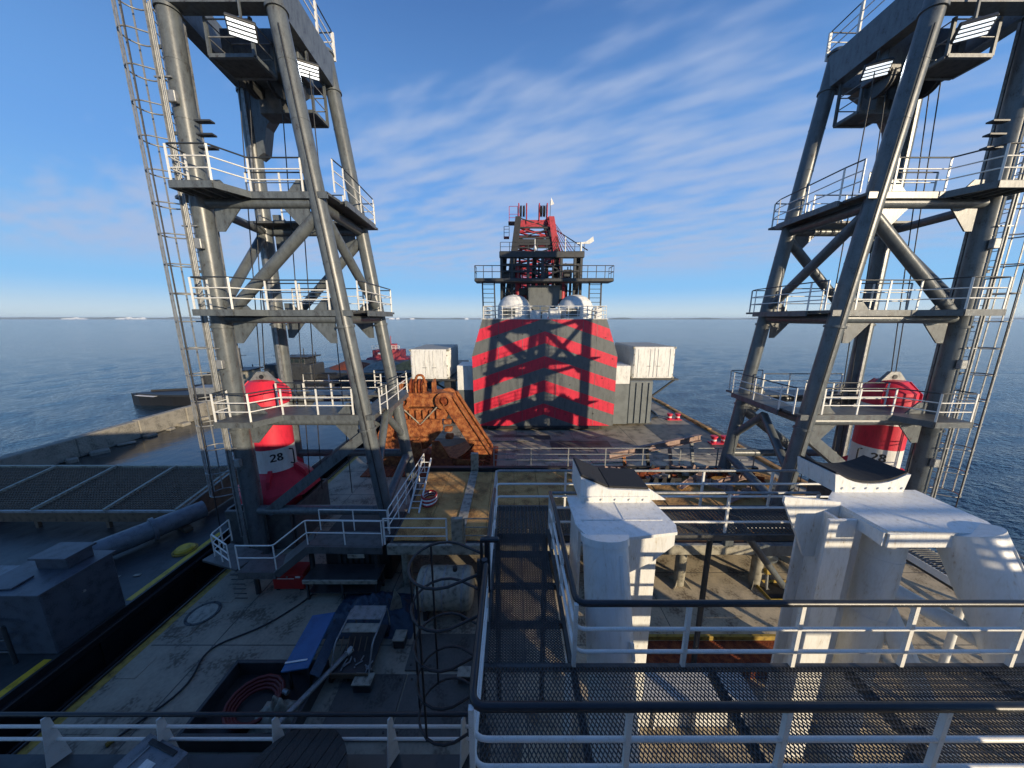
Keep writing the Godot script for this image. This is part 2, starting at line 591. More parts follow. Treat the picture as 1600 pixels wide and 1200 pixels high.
# ---------------------------------------------------------------- water and hull
func build_water() -> void:
	var st := SurfaceTool.new()
	st.begin(Mesh.PRIMITIVE_TRIANGLES)
	var big := noise(FastNoiseLite.TYPE_SIMPLEX_SMOOTH, 0.13, 4, 909)
	var rad := 420
	var rings := 320
	for k in rings:
		var r := 10.0 * pow(1.0237, k)
		var fade := 1.0 - smoothstep(60.0, 260.0, r)
		for j in rad:
			var a := TAU * j / rad
			var x := sin(a) * r
			var z := -cos(a) * r
			st.add_vertex(Vector3(x, WATER_Y + 0.24 * fade * big.get_noise_2d(x * 0.75 + z * 0.3, z * 1.5), z))
	for k in rings - 1:
		for j in rad:
			var j2 := (j + 1) % rad
			for ii in [k * rad + j, (k + 1) * rad + j, (k + 1) * rad + j2, k * rad + j, (k + 1) * rad + j2, k * rad + j2]:
				st.add_index(ii)
	st.generate_normals()
	var o := put(self, "water", st.commit(), M.sea, Transform3D())
	setting(o, "rippled blue grey sea reaching to the horizon", "water")

func build_deck() -> void:
	var d := Node3D.new()
	d.name = "ground_deck"
	add_child(d)
	setting(d, "worn grey steel main deck of the dredger with yellow edge line", "deck")
	span_box(d, "hull", Vector3(-12.0, -3.2, -58), Vector3(18.3, 0, 16), M.deck)
	span_box(d, "hull_side", Vector3(-12.06, -3.2, -58), Vector3(-12.003, -0.05, 16), M.barge_side)
	span_box(d, "edge_line", Vector3(-11.95, 0, -58), Vector3(-11.7, 0.005, 16), M.yellow_worn)
	# kerb bar along both sides
	span_box(d, "edge_bar", Vector3(-12.0, 0.0, -58), Vector3(-11.955, 0.07, 16), M.dark_steel)
	# painted fields
	for f in [[-7.0, -25.9, 4.0, 2.6], [-1.6, -27.4, 5.0, 1.1], [3.2, -25.6, 5.0, 2.0], [13.0, -27.5, 6.5, 7.0]]:
		span_box(d, "painted_field", Vector3(f[0], 0, f[1] - f[3] / 2), Vector3(f[0] + f[2], 0.006, f[1] + f[3] / 2), M.deck_paint)
	# doubler plates let into the deck beside the yellow line
	for k in 7:
		var z := -4.0 - k * 1.3
		span_box(d, "doubler_plate", Vector3(-11.6, 0, z - 0.35), Vector3(-11.0 + 0.3 * (k % 3), 0.012, z + 0.25), M.deck)
	# dried tan mud over the working part of the deck
	var rim := PackedVector2Array()
	for q in [[0.9, -3.6], [6.0, -3.2], [12.0, -3.4], [17.9, -3.0], [17.95, -9.0], [17.8, -16.0], [17.9, -22.0], [14.0, -23.2], [9.0, -22.4], [3.5, -23.0], [-0.5, -21.0], [-1.6, -17.5], [-0.2, -14.0], [-0.9, -11.5], [0.5, -9.0], [0.2, -6.5]]:
		rim.append(Vector2(q[0], q[1]))
	var rough_rim := PackedVector2Array()
	for k in rim.size():
		for j in 8:
			var q := rim[k].lerp(rim[(k + 1) % rim.size()], j / 8.0)
			rough_rim.append(q + Vector2(rng.randf() - 0.5, rng.randf() - 0.5) * (0.0 if q.x > 17.4 else 0.45))
	prism(d, "dried_mud", rough_rim, 0.006, Vector3(0, 0.0035, 0), M.dried_mud, Basis(Vector3(1, 0, 0), Vector3(0, 0, 1), Vector3(0, -1, 0)))
	for k in 17:
		box(d, "deck_seam", Vector3(3.1, 0.003, -5.6 - k * 3.05), Vector3(29.4, 0.008, 0.025), M.deck_paint)
	for k in 6:
		box(d, "deck_seam", Vector3(-9.6 + k * 5.0, 0.004, -30.0), Vector3(0.025, 0.008, 52.0), M.deck_paint)
	var f := thing("timber_fender", "weathered timber fender along the outer deck edge beside the crane", "fender", Vector3(18.3, 0, -30))
	for k in 14:
		var z := -18.0 - k * 2.8
		bbox(f, "timber", Vector3(18.5 + 0.03 * sin(k * 2.1), 0.03 + 0.03 * sin(k * 3.7), z - 1.35), Vector3(0.42, 0.34, 2.7), M.timber_deck, 0.04)
	# manhole cover
	var mh := thing("manhole_cover", "round steel manhole cover bolted flush into the grey deck", "manhole", Vector3(-11.0, 0.0, -9.8))
	lathe(mh, "ring", PackedVector2Array([Vector2(0.42, 0.0), Vector2(0.5, 0.0), Vector2(0.5, 0.03), Vector2(0.42, 0.03), Vector2(0.42, 0.0)]), Vector3(-11.0, 0.0, -9.8), M.dark_steel)
	lathe(mh, "lid", PackedVector2Array([Vector2(0.405, 0.0), Vector2(0.405, 0.022), Vector2(0, 0.022)]), Vector3(-11.0, 0.0, -9.8), M.tank)
	for k in 8:
		var a := TAU * k / 8
		tube(mh, "bolt", Vector3(-11.0 + cos(a) * 0.46, 0.028, -9.8 + sin(a) * 0.46), Vector3(-11.0 + cos(a) * 0.46, 0.05, -9.8 + sin(a) * 0.46), 0.022, M.black_steel, 6)

func build_work_platform() -> void:
	var p := thing("work_platform", "raised timber covered work platform spanning between the two spud towers", "platform", Vector3(4.5, 0, -13.7))
	span_box(p, "steel_floor", Vector3(-4.6, 1.88, -16.7), Vector3(13.6, 2.04, -10.75), M.dark_steel)
	# timber mats laid side by side, slightly uneven
	var x := -4.5
	var k := 0
	while x < 13.4:
		var w := 1.15
		if absf(x + 1.75) > 0.7:
			var h := 2.10 + 0.012 * sin(k * 2.7)
			bbox(p, "timber_mat", Vector3(x + w / 2, (2.04 + h) / 2, -13.75), Vector3(w - 0.012, h - 2.04, 5.6), M.timber_deck, 0.012)
		else:
			bbox(p, "timber_mat", Vector3(x + w / 2, 2.06, -13.75), Vector3(w - 0.012, 0.04, 5.6), M.timber_deck, 0.01)
		x += w
		k += 1
	# grey steel strip across the mats
	span_box(p, "steel_strip", Vector3(-2.25, 2.115, -16.6), Vector3(-1.85, 2.14, -10.95), M.tank)
	bbox(p, "steel_post", Vector3(-2.05, 2.6, -16.75), Vector3(0.4, 1.0, 0.25), M.tank, 0.02)
	# edge girders
	span_box(p, "edge_girder", Vector3(-4.62, 1.72, -10.75), Vector3(9.0, 2.12, -10.6), M.tank, 0.02)
	span_box(p, "edge_girder", Vector3(9.0, 1.68, -10.78), Vector3(13.6, 2.14, -10.58), M.tower, 0.02)
	span_box(p, "edge_girder", Vector3(-4.62, 1.6, -17.0), Vector3(13.6, 2.25, -16.72), M.black_steel, 0.02)
	for xx in [-4.1, -0.8, 6.6, 9.6, 13.0]:
		for zz in [-11.15, -16.2]:
			tube(p, "column", Vector3(xx, 0.02, zz), Vector3(xx, 1.88, zz), 0.2, M.tank, 20)
			for a in 4:
				var an := TAU * a / 4 + 0.78
				prism(p, "foot_gusset", PackedVector2Array([Vector2(0.18, 0), Vector2(0.5, 0), Vector2(0.18, 0.28)]), 0.02, Vector3(xx, 0.02, zz), M.tank, Basis(Vector3.UP, an))
	for zz in [-12.4, -13.8, -15.2]:
		span_box(p, "cross_beam", Vector3(-4.5, 1.6, zz - 0.1), Vector3(13.5, 1.88, zz + 0.1), M.dark_steel)
	# railings: near edge, white rails between grey posts
	railing(p, [Vector3(-4.7, 2.1, -10.68), Vector3(-2.4, 2.1, -10.68)], {"cap": M.white, "gap": 2.0, "lows": [0.35, 0.7]})
	bbox(p, "grey_post", Vector3(-2.0, 2.66, -10.68), Vector3(0.42, 1.1, 0.16), M.tank, 0.02)
	railing(p, [Vector3(-1.75, 2.1, -10.68), Vector3(0.6, 2.1, -10.68)], {"cap": M.tank, "gap": 2.4, "white": M.tank})
	for xx in [7.95, 11.0]:
		bbox(p, "grey_post", Vector3(xx, 2.7, -10.66), Vector3(0.32, 1.2, 0.2), M.tower, 0.02)
	bbox(p, "top_channel", Vector3(9.48, 3.22, -10.66), Vector3(2.74, 0.2, 0.16), M.tower, 0.02)
	for yy in [2.42, 2.82]:
		tube(p, "rail", Vector3(8.1, yy, -10.66), Vector3(10.85, yy, -10.66), 0.03, M.white, 8)
	# left side railing
	railing(p, [Vector3(-4.75, 2.1, -11.3), Vector3(-4.75, 2.1, -16.5)], {"cap": M.white, "gap": 1.0})
	# far edge railing
	railing(p, [Vector3(-1.0, 2.25, -16.9), Vector3(13.4, 2.25, -16.9)], {"cap": M.galvanised, "white": M.galvanised, "gap": 2.0})

# ---------------------------------------------------------------- wheelhouse behind the camera
func build_wheelhouse() -> void:
	var w := thing("deckhouse", "white deckhouse block with a row of front windows behind the walkway", "building", Vector3(-3, 0, 5))
	var x0 := -11.8
	var x1 := 7.7
	var z := 0.6
	var top := 8.95
	span_box(w, "lower_wall", Vector3(x0, 0, z), Vector3(x1, 6.4, z + 0.2), M.white_clean)
	span_box(w, "upper_wall", Vector3(x0, 8.2, z), Vector3(x1, top, z + 0.2), M.white_clean)
	var n := 10
	var step := (x1 - x0) / n
	for k in n + 1:
		var xx := x0 + step * k
		span_box(w, "window_mullion", Vector3(maxf(xx - 0.12, x0), 6.4, z), Vector3(minf(xx + 0.12, x1), 8.2, z + 0.2), M.white_clean)
		if k < n:
			span_box(w, "window_pane", Vector3(xx + 0.12, 6.4, z + 0.08), Vector3(xx + step - 0.12, 8.2, z + 0.1), M.window_glass)
	span_box(w, "side_wall", Vector3(x0, 0, z + 0.2), Vector3(x0 + 0.2, top, 9.5), M.white_clean)
	span_box(w, "side_wall", Vector3(x1 - 0.2, 0, z + 0.2), Vector3(x1, top, 9.5), M.white_clean)
	span_box(w, "rear_wall", Vector3(x0, 0, 9.5), Vector3(x1, top, 9.7), M.white_clean)
	span_box(w, "roof", Vector3(x0 - 0.1, top, z - 0.1), Vector3(x1 + 0.1, top + 0.15, 9.8), M.white_clean)
	# unseen wing block, added over the barge side to shade its far bulwark
	span_box(w, "added_shade_wing", Vector3(-15.0, 5.4, z + 0.3), Vector3(x0 - 0.1, top + 0.1, 3.6), M.white_clean, 0.05)
	# unseen wing deck assumed from striped shade, shaped to cast it: bulwark, rails, posts
	span_box(w, "shade_wing_bulwark", Vector3(11.6, 6.35, z + 0.1), Vector3(17.2, 7.75, z + 0.22), M.white_clean, 0.02)
	span_box(w, "shade_wing_floor", Vector3(11.6, 6.35, z + 0.22), Vector3(17.2, 6.5, 3.2), M.white_clean)
	for k in 4:
		tube(w, "shade_wing_rail", Vector3(11.6, 7.92 + k * 0.2, z + 0.16), Vector3(17.2, 7.92 + k * 0.2, z + 0.16), 0.045, M.white, 10)
	for k in 4:
		var px := 11.8 + k * 1.75
		tube(w, "shade_wing_post", Vector3(px, 7.7, z + 0.16), Vector3(px, 8.6, z + 0.16), 0.04, M.white, 10)
	span_box(w, "shade_wing_bridge", Vector3(x1 + 0.1, 6.35, 2.2), Vector3(11.6, 6.47, 3.2), M.white_clean)
	for px in [12.0, 16.8]:
		tube(w, "shade_wing_column", Vector3(px, 0, z + 1.6), Vector3(px, 6.4, z + 1.6), 0.14, M.white_clean, 16)
	# lower foredeck in front of the block, with flat-bar railing
	var f := thing("lower_foredeck", "dark raised foredeck with flat bar posted railing below the wheelhouse", "deck", Vector3(-6, 0, -2))
	span_box(f, "floor", Vector3(-11.6, 0.0, -5.3), Vector3(-0.9, 1.15, 0.4), M.barge_deck)
	var r := part(f, "railing")
	tube(r, "top_rail", Vector3(-11.5, 2.32, -5.25), Vector3(-0.9, 2.32, -5.25), 0.04, M.rubber)
	tube(r, "rail", Vector3(-11.5, 2.0, -5.25), Vector3(-0.9, 2.0, -5.25), 0.03, M.white)
	tube(r, "rail", Vector3(-11.5, 1.66, -5.25), Vector3(-0.9, 1.66, -5.25), 0.03, M.white)
	for xx in [-11.3, -9.55, -7.2, -4.85, -2.5, -1.0]:
		prism(r, "post", PackedVector2Array([Vector2(-0.16, 0), Vector2(0.16, 0), Vector2(0.05, 1.15), Vector2(-0.05, 1.15)]), 0.03, Vector3(xx, 1.16, -5.2), M.white, Basis(Vector3.UP, 1.1))

# ---------------------------------------------------------------- spud towers
func io(y: float) -> float:   # offset of the raked inner legs from the centre line
	return 8.42 + (y - 2.1) * 0.1215

func ib(y: float) -> float:
	return 8.55 + (y - 2.0) * 0.128

func build_tower(s: float) -> void:
	var zf := -12.7
	var zb := -16.6
	var oo := 14.1
	var ob := 14.7
	var P := func(o: float, y: float, z: float) -> Vector3: return Vector3(CX + s * o, y, z)
	var where := "beside the moored hopper barge" if s < 0 else "standing over open water"
	var t := thing("spud_tower", "tall grey four legged steel spud tower " + where, "tower", Vector3(CX + s * 11.5, 0, -14.6), "spud towers")
	# legs
	var legs := [[P.call(io(0.0), 0.0, zf), P.call(io(21.6), 21.6, zf), 0.29], [P.call(ib(0.0), 0.0, zb), P.call(ib(21.6), 21.6, zb), 0.29], [P.call(oo, 0.0, zf), P.call(oo, 21.6, zf), 0.31], [P.call(ob, 0.0, zb), P.call(ob, 21.6, zb), 0.31]]
	for l in legs:
		var a: Vector3 = l[0]
		var b: Vector3 = l[1]
		var leg := tube(t, "leg", a, b, l[2], M.tower, 32)
		for y in [5.9, 10.0, 20.05, 21.5]:
			var c := a.lerp(b, y / 21.6)
			var d := (b - a).normalized() * 0.045
			tube(t, "collar", c - d, c + d, l[2] + 0.05, M.tower, 32)
	# rail guides: rack strips on the outer legs, facing the spud
	for zz in [zf - 0.34, zb + 0.34]:
		var og := oo if zz > -14.0 else ob
		bar(t, "guide_strip", P.call(og - 0.1, 0.5, zz), P.call(og - 0.1, 20.0, zz), 0.12, 0.08, M.galvanised)
	# top frame
	var b0 := 20.1
	var b1 := 21.35
	bar(t, "top_beam", P.call(io(20.7) - 0.1, (b0 + b1) / 2, zf), P.call(oo, (b0 + b1) / 2, zf), 0.5, b1 - b0, M.tower)
	bar(t, "top_beam", P.call(ib(20.7) - 0.1, (b0 + b1) / 2, zb), P.call(ob, (b0 + b1) / 2, zb), 0.5, b1 - b0, M.tower)
	bar(t, "top_beam", P.call(io(20.7), (b0 + b1) / 2 - 0.003, zf), P.call(ib(20.7), (b0 + b1) / 2 - 0.003, zb), 0.45, b1 - b0, M.tower)
	bar(t, "top_beam", P.call(oo, (b0 + b1) / 2 - 0.003, zf), P.call(ob, (b0 + b1) / 2 - 0.003, zb), 0.5, b1 - b0, M.tower)
	# sheave girder across the middle, haunched down to the rear outer leg
	span_box(t, "sheave_girder", P.call(io(20.0) + 0.3, 19.3, -14.2), P.call(oo - 0.4, 20.7, -15.1), M.tower, 0.03)
	prism(t, "haunch", PackedVector2Array([Vector2(0, 20.0), Vector2(2.4, 20.0), Vector2(1.1, 19.3), Vector2(0.55, 18.6), Vector2(0.3, 17.6), Vector2(0, 17.4)]), 0.5, P.call(ob - 0.3, 0, zb), M.tower, Basis(Vector3(-s, 0, 0), Vector3.UP, Vector3(0, 0, -s)))
	for k in 3:
		var ox := 11.2 + k * 0.9
		put(t, "sheave", lathe_mesh(PackedVector2Array([Vector2(0, -0.09), Vector2(0.5, -0.09), Vector2(0.5, -0.05), Vector2(0.42, 0), Vector2(0.5, 0.05), Vector2(0.5, 0.09), Vector2(0, 0.09)]), 28), M.dark_steel, Transform3D(Basis(Vector3(0, 0, 1), PI / 2), P.call(ox, 19.25, -14.65)))
	# sheave housing hung under the girder
	bbox(t, "sheave_housing", P.call(12.5, 18.95, -15.5), Vector3(1.5, 1.0, 0.7), M.tower_plate, 0.04)
	# hanging service cages
	for cg in [[11.7, 13.2, -13.0, -14.0, 19.0], [11.0, 12.3, -15.1, -16.1, 18.5]]:
		var c := part(t, "service_cage")
		var yt := 20.1
		var yb: float = cg[4]
		var co := [P.call(cg[0], 0, cg[2]), P.call(cg[1], 0, cg[2]), P.call(cg[1], 0, cg[3]), P.call(cg[0], 0, cg[3])]
		for k in 4:
			var a: Vector3 = co[k]
			var b: Vector3 = co[(k + 1) % 4]
			bar(c, "hanger", a + Vector3.UP * yb, a + Vector3.UP * yt, 0.09, 0.09, M.tower)
			bar(c, "sill", a + Vector3.UP * yb, b + Vector3.UP * yb, 0.11, 0.11, M.tower)
			for yy in [0.55, 1.05]:
				tube(c, "guard_rail", a + Vector3.UP * (yb + yy), b + Vector3.UP * (yb + yy), 0.022, M.galvanised, 6)
		var mid: Vector3 = (co[0] + co[2]) / 2
		box(c, "floor", mid + Vector3.UP * yb, Vector3(absf(cg[1] - cg[0]) - 0.1, 0.03, absf(cg[2] - cg[3]) - 0.1), M.mesh_steel)
	# floodlights
	for fl in [[P.call(11.45, 19.2, -12.2), -0.5 * s], [P.call(10.65, 19.45, -14.3), -0.5 * s]]:
		var lamp := part(t, "floodlight")
		lamp.position = fl[0] - t.position
		var bas := Basis(Vector3.UP, fl[1]) * Basis(Vector3.RIGHT, 0.9)
		bbox(lamp, "housing", fl[0], Vector3(0.78, 0.5, 0.16), M.dark_steel, 0.02, bas)
		for k in 4:
			bbox(lamp, "light_panel", fl[0] + bas * Vector3(0, -0.168 + k * 0.112, 0.09), Vector3(0.7, 0.062, 0.03), M.lit, 0.006, bas)
		bar(lamp, "bracket", fl[0] - bas * Vector3(0, 0, 0.06), fl[0] + Vector3(0, 1.0, 0) - bas * Vector3(0, 0, 0.1), 0.06, 0.06, M.tower)
		var sp := SpotLight3D.new()
		sp.name = "floodlight_beam"
		lamp.add_child(sp, true)
		sp.transform = Transform3D(bas * Basis(Vector3.UP, PI), bas * Vector3(0, 0, 0.16))
		sp.light_energy = 3.0
		sp.light_color = Color(0.93, 0.97, 1.0)
		sp.spot_angle = 55.0
		sp.spot_range = 40.0
		sp.spot_attenuation = 2.0
		sp.light_size = 0.3
		sp.shadow_enabled = true
	# levels: floors, pipes and railings
	var levels := [6.55, 10.62, 14.65]
	for y in levels:
		var fi := io(y)
		var bi := ib(y)
		var pf := part(t, "platform")
		# front strip, pad round the front outer leg, inner strip, rear strip
		var th := 0.09
		var front := PackedVector2Array([Vector2(fi - 0.5, -12.45), Vector2(12.1, -12.45), Vector2(12.6, -11.5), Vector2(14.0, -11.5), Vector2(14.0, -12.2), Vector2(15.2, -12.9), Vector2(15.2, -13.7), Vector2(fi + 0.2, -13.7), Vector2(fi - 0.5, -13.4)])
		flat_plate(pf, "floor", front, y, th, s)
		flat_plate(pf, "floor", PackedVector2Array([Vector2(fi - 0.75, -13.4), Vector2(fi + 0.35, -13.7), Vector2(bi + 0.35, -15.9), Vector2(bi - 0.75, -16.5)]), y, th, s)
		flat_plate(pf, "floor", PackedVector2Array([Vector2(bi - 0.6, -15.95), Vector2(ob + 0.7, -15.95), Vector2(ob + 0.7, -17.3), Vector2(bi - 0.6, -17.2)]), y - 0.004, th, s)
		# edge channel under the floor
		var rim := [P.call(fi - 0.5, y - 0.12, -12.48), P.call(12.1, y - 0.12, -12.48), P.call(12.6, y - 0.12, -11.53), P.call(14.0, y - 0.12, -11.53), P.call(13.98, y - 0.12, -12.3)]
		for k in 4:
			bar(pf, "edge_channel", rim[k], rim[k + 1], 0.07, 0.2, M.tower)
		bar(pf, "edge_channel", P.call(fi - 0.73, y - 0.12, -13.3), P.call(bi - 0.73, y - 0.12, -16.5), 0.07, 0.2, M.tower)
		# joists under the pad
		for k in 4:
			bar(pf, "joist", P.call(12.6 + k * 0.42, y - 0.14, -11.6), P.call(12.6 + k * 0.42, y - 0.14, -13.6), 0.06, 0.12, M.tower)
		# pipes between the legs
		tube(t, "girt", P.call(fi, y - 0.32, zf), P.call(oo, y - 0.32, zf), 0.17, M.tower, 20)
		tube(t, "girt", P.call(bi, y - 0.34, zb), P.call(ob, y - 0.34, zb), 0.17, M.tower, 20)
		tube(t, "girt", P.call(fi, y - 0.33, zf), P.call(bi, y - 0.33, zb), 0.2, M.tower, 20)
		tube(t, "girt", P.call(oo, y - 0.35, zf), P.call(ob, y - 0.35, zb), 0.17, M.tower, 20)
		# railings
		railing(t, [P.call(13.95, y, -12.2), P.call(13.95, y, -11.56), P.call(12.65, y, -11.56), P.call(12.1, y, -12.5), P.call(fi + 0.35, y, -12.5)])
		railing(t, [P.call(fi - 0.7, y, -12.6), P.call(fi - 0.72, y, -13.3), P.call(bi - 0.72, y, -16.5), P.call(bi - 0.5, y, -17.1), P.call(bi + 1.2, y, -17.15)])
		railing(t, [P.call(bi + 0.4, y, -15.98), P.call(oo - 0.7, y, -15.98)])
		railing(t, [P.call(fi + 0.6, y, -13.66), P.call(oo - 1.0, y, -13.66)])
		# gussets at the legs
		for g in [[P.call(fi + 0.3, y - 0.3, zf), 1.0], [P.call(oo - 0.45, y - 0.3, zf), -1.0], [P.call(bi + 0.3, y - 0.32, zb), 1.0], [P.call(ob - 0.45, y - 0.32, zb), -1.0]]:
			var gx := Vector3(s * g[1], 0, 0)
			prism(t, "gusset", PackedVector2Array([Vector2(0, -0.95), Vector2(0.25, -0.95), Vector2(0.95, -0.15), Vector2(0.95, 0.12), Vector2(0.35, 0.75), Vector2(0, 0.75)]), 0.05, g[0], M.tower, Basis(gx, Vector3.UP, gx.cross(Vector3.UP)))
	# braces
	tube(t, "brace", P.call(io(13.7) + 0.2, 13.9, zf), P.call(13.6, 10.6, zf), 0.2, M.tower, 24)
	tube(t, "brace", P.call(ib(13.7) + 0.2, 13.9, zb), P.call(13.6, 10.6, zb), 0.2, M.tower, 24)
	tube(t, "brace", P.call(io(14.0), 14.0, zf - 0.2), P.call(ib(10.9), 10.9, zb + 0.2), 0.19, M.tower, 24)
	tube(t, "brace", P.call(ob, 14.0, zb + 0.3), P.call(oo, 10.9, zf - 0.3), 0.19, M.tower, 24)
	bar(t, "brace", P.call(io(5.6) + 0.1, 5.7, zf), P.call(oo - 0.7, 2.2, zf), 0.34, 0.4, M.tower)
	tube(t, "brace", P.call(ib(5.6) + 0.1, 5.7, zb), P.call(ob - 0.6, 2.0, zb), 0.24, M.tower, 24)
	tube(t, "brace", P.call(io(4.0), 3.9, zf), P.call(ib(5.8), 5.8, -15.0), 0.17, M.tower, 20)
	tube(t, "brace", P.call(ib(4.2), 4.2, zb), P.call(ib(5.8), 5.8, -15.0), 0.17, M.tower, 20)
	tube(t, "brace", P.call(io(2.4), 2.4, zf), P.call(ib(3.1), 3.1, zb), 0.2, M.tower, 20)
	tube(t, "girt", P.call(io(2.2), 2.25, zf), P.call(oo, 2.25, zf), 0.2, M.tower, 20)
	tube(t, "girt", P.call(ib(3.2), 3.2, zb), P.call(ob, 3.2, zb), 0.2, M.tower, 20)
	# inspection ladder with cage outside the front outer leg
	ladder(t, P.call(oo + 0.46, 0, zf + 0.1), 1.2, 24.0, Vector3(s, 0, 0.25).normalized(), 3.2, M.galvanised, M.galvanised, "ladder", 0.5, 0.4, 1.0)
	for y in [2.5, 5.0, 8.2, 12.0, 16.5, 19.0]:
		bar(t, "ladder_bracket", P.call(oo + 0.3, y, zf + 0.1), P.call(oo + 0.46, y, zf + 0.1), 0.06, 0.1, M.tower)
	# cable tray and pipes up the front outer leg
	for k in 3:
		var an := 0.3 + k * 0.55
		pipe(t, "conduit", [P.call(oo + 0.12 + k * 0.13, 0.6, zf + 0.46 - k * 0.08), P.call(oo + 0.12 + k * 0.13, 20.0, zf + 0.46 - k * 0.08)], 0.03, M.galvanised, 0.0, false, 6)
	for y in [16.0, 16.4, 16.8]:
		box(t, "step_bracket", P.call(oo - 0.75, y, zf + 0.2), Vector3(0.55, 0.05, 0.2), M.dark_steel)
	# hoist cables
	for c in [[11.3, 20.0, -14.5, 12.0, 2.4, -14.2], [12.0, 20.0, -14.8, 13.0, 2.4, -14.9], [13.1, 20.0, -14.65, 14.25, 7.75, -14.65], [13.5, 20.0, -14.65, 14.45, 7.75, -14.65], [10.6, 20.0, -14.3, 10.6, 2.2, -14.2], [14.9, 20.0, -12.0, 15.0, 1.6, -12.0]]:
		tube(t, "hoist_cable", P.call(c[0], c[1], c[2]), P.call(c[3], c[4], c[5]), 0.02, M.black_steel, 6)
	# railing along the top
	railing(t, [P.call(io(21.3) - 0.25, b1, zf + 0.2), P.call(ib(21.3) - 0.25, b1, zb - 0.2), P.call(ib(21.3) + 1.5, b1, zb - 0.25)], {"post": 0.12})
	# weld rings, cable clamps and junction boxes on the legs
	for l in legs:
		var a: Vector3 = l[0]
		var b: Vector3 = l[1]
		var d := (b - a).normalized() * 0.012
		for y in [3.4, 7.9, 12.3, 13.2, 16.9, 18.6]:
			var c := a.lerp(b, y / 21.6)
			tube(t, "weld_ring", c - d, c + d, float(l[2]) + 0.009, M.tower, 32)
	for y in [4.6, 8.6, 12.9, 17.4]:
		bbox(t, "junction_box", P.call(oo - 0.05, y, zf + 0.42), Vector3(0.24, 0.34, 0.16), M.galvanised, 0.02)
		bar(t, "cable_clamp", P.call(oo - 0.05, y + 0.6, zf + 0.36), P.call(oo + 0.5, y + 0.6, zf + 0.36), 0.05, 0.04, M.galvanised)
	pipe(t, "power_cable", [P.call(io(2.4) - 0.1, 2.4, zf + 0.31), P.call(io(10.0) - 0.1, 10.0, zf + 0.31), P.call(io(19.5) - 0.12, 19.5, zf + 0.31)], 0.022, M.black_steel, 0.0, false, 6)
	# shoes of the legs
	for l in legs:
		var a: Vector3 = l[0]
		tube(t, "shoe", Vector3(a.x, 0.0, a.z), Vector3(a.x, 0.1, a.z), float(l[2]) + 0.2, M.tower, 32)

# a horizontal plate from an outline of (offset, z), its top at y
func flat_plate(parent: Node3D, called: String, poly: PackedVector2Array, y: float, th: float, s: float) -> void:
	var q := PackedVector2Array()
	for v in poly:
		q.append(Vector2(CX + s * v.x, v.y))
	prism(parent, called, q, th, Vector3(0, y - th / 2, 0), M.tower_plate, Basis(Vector3(1, 0, 0), Vector3(0, 0, 1), Vector3(0, -1, 0)))

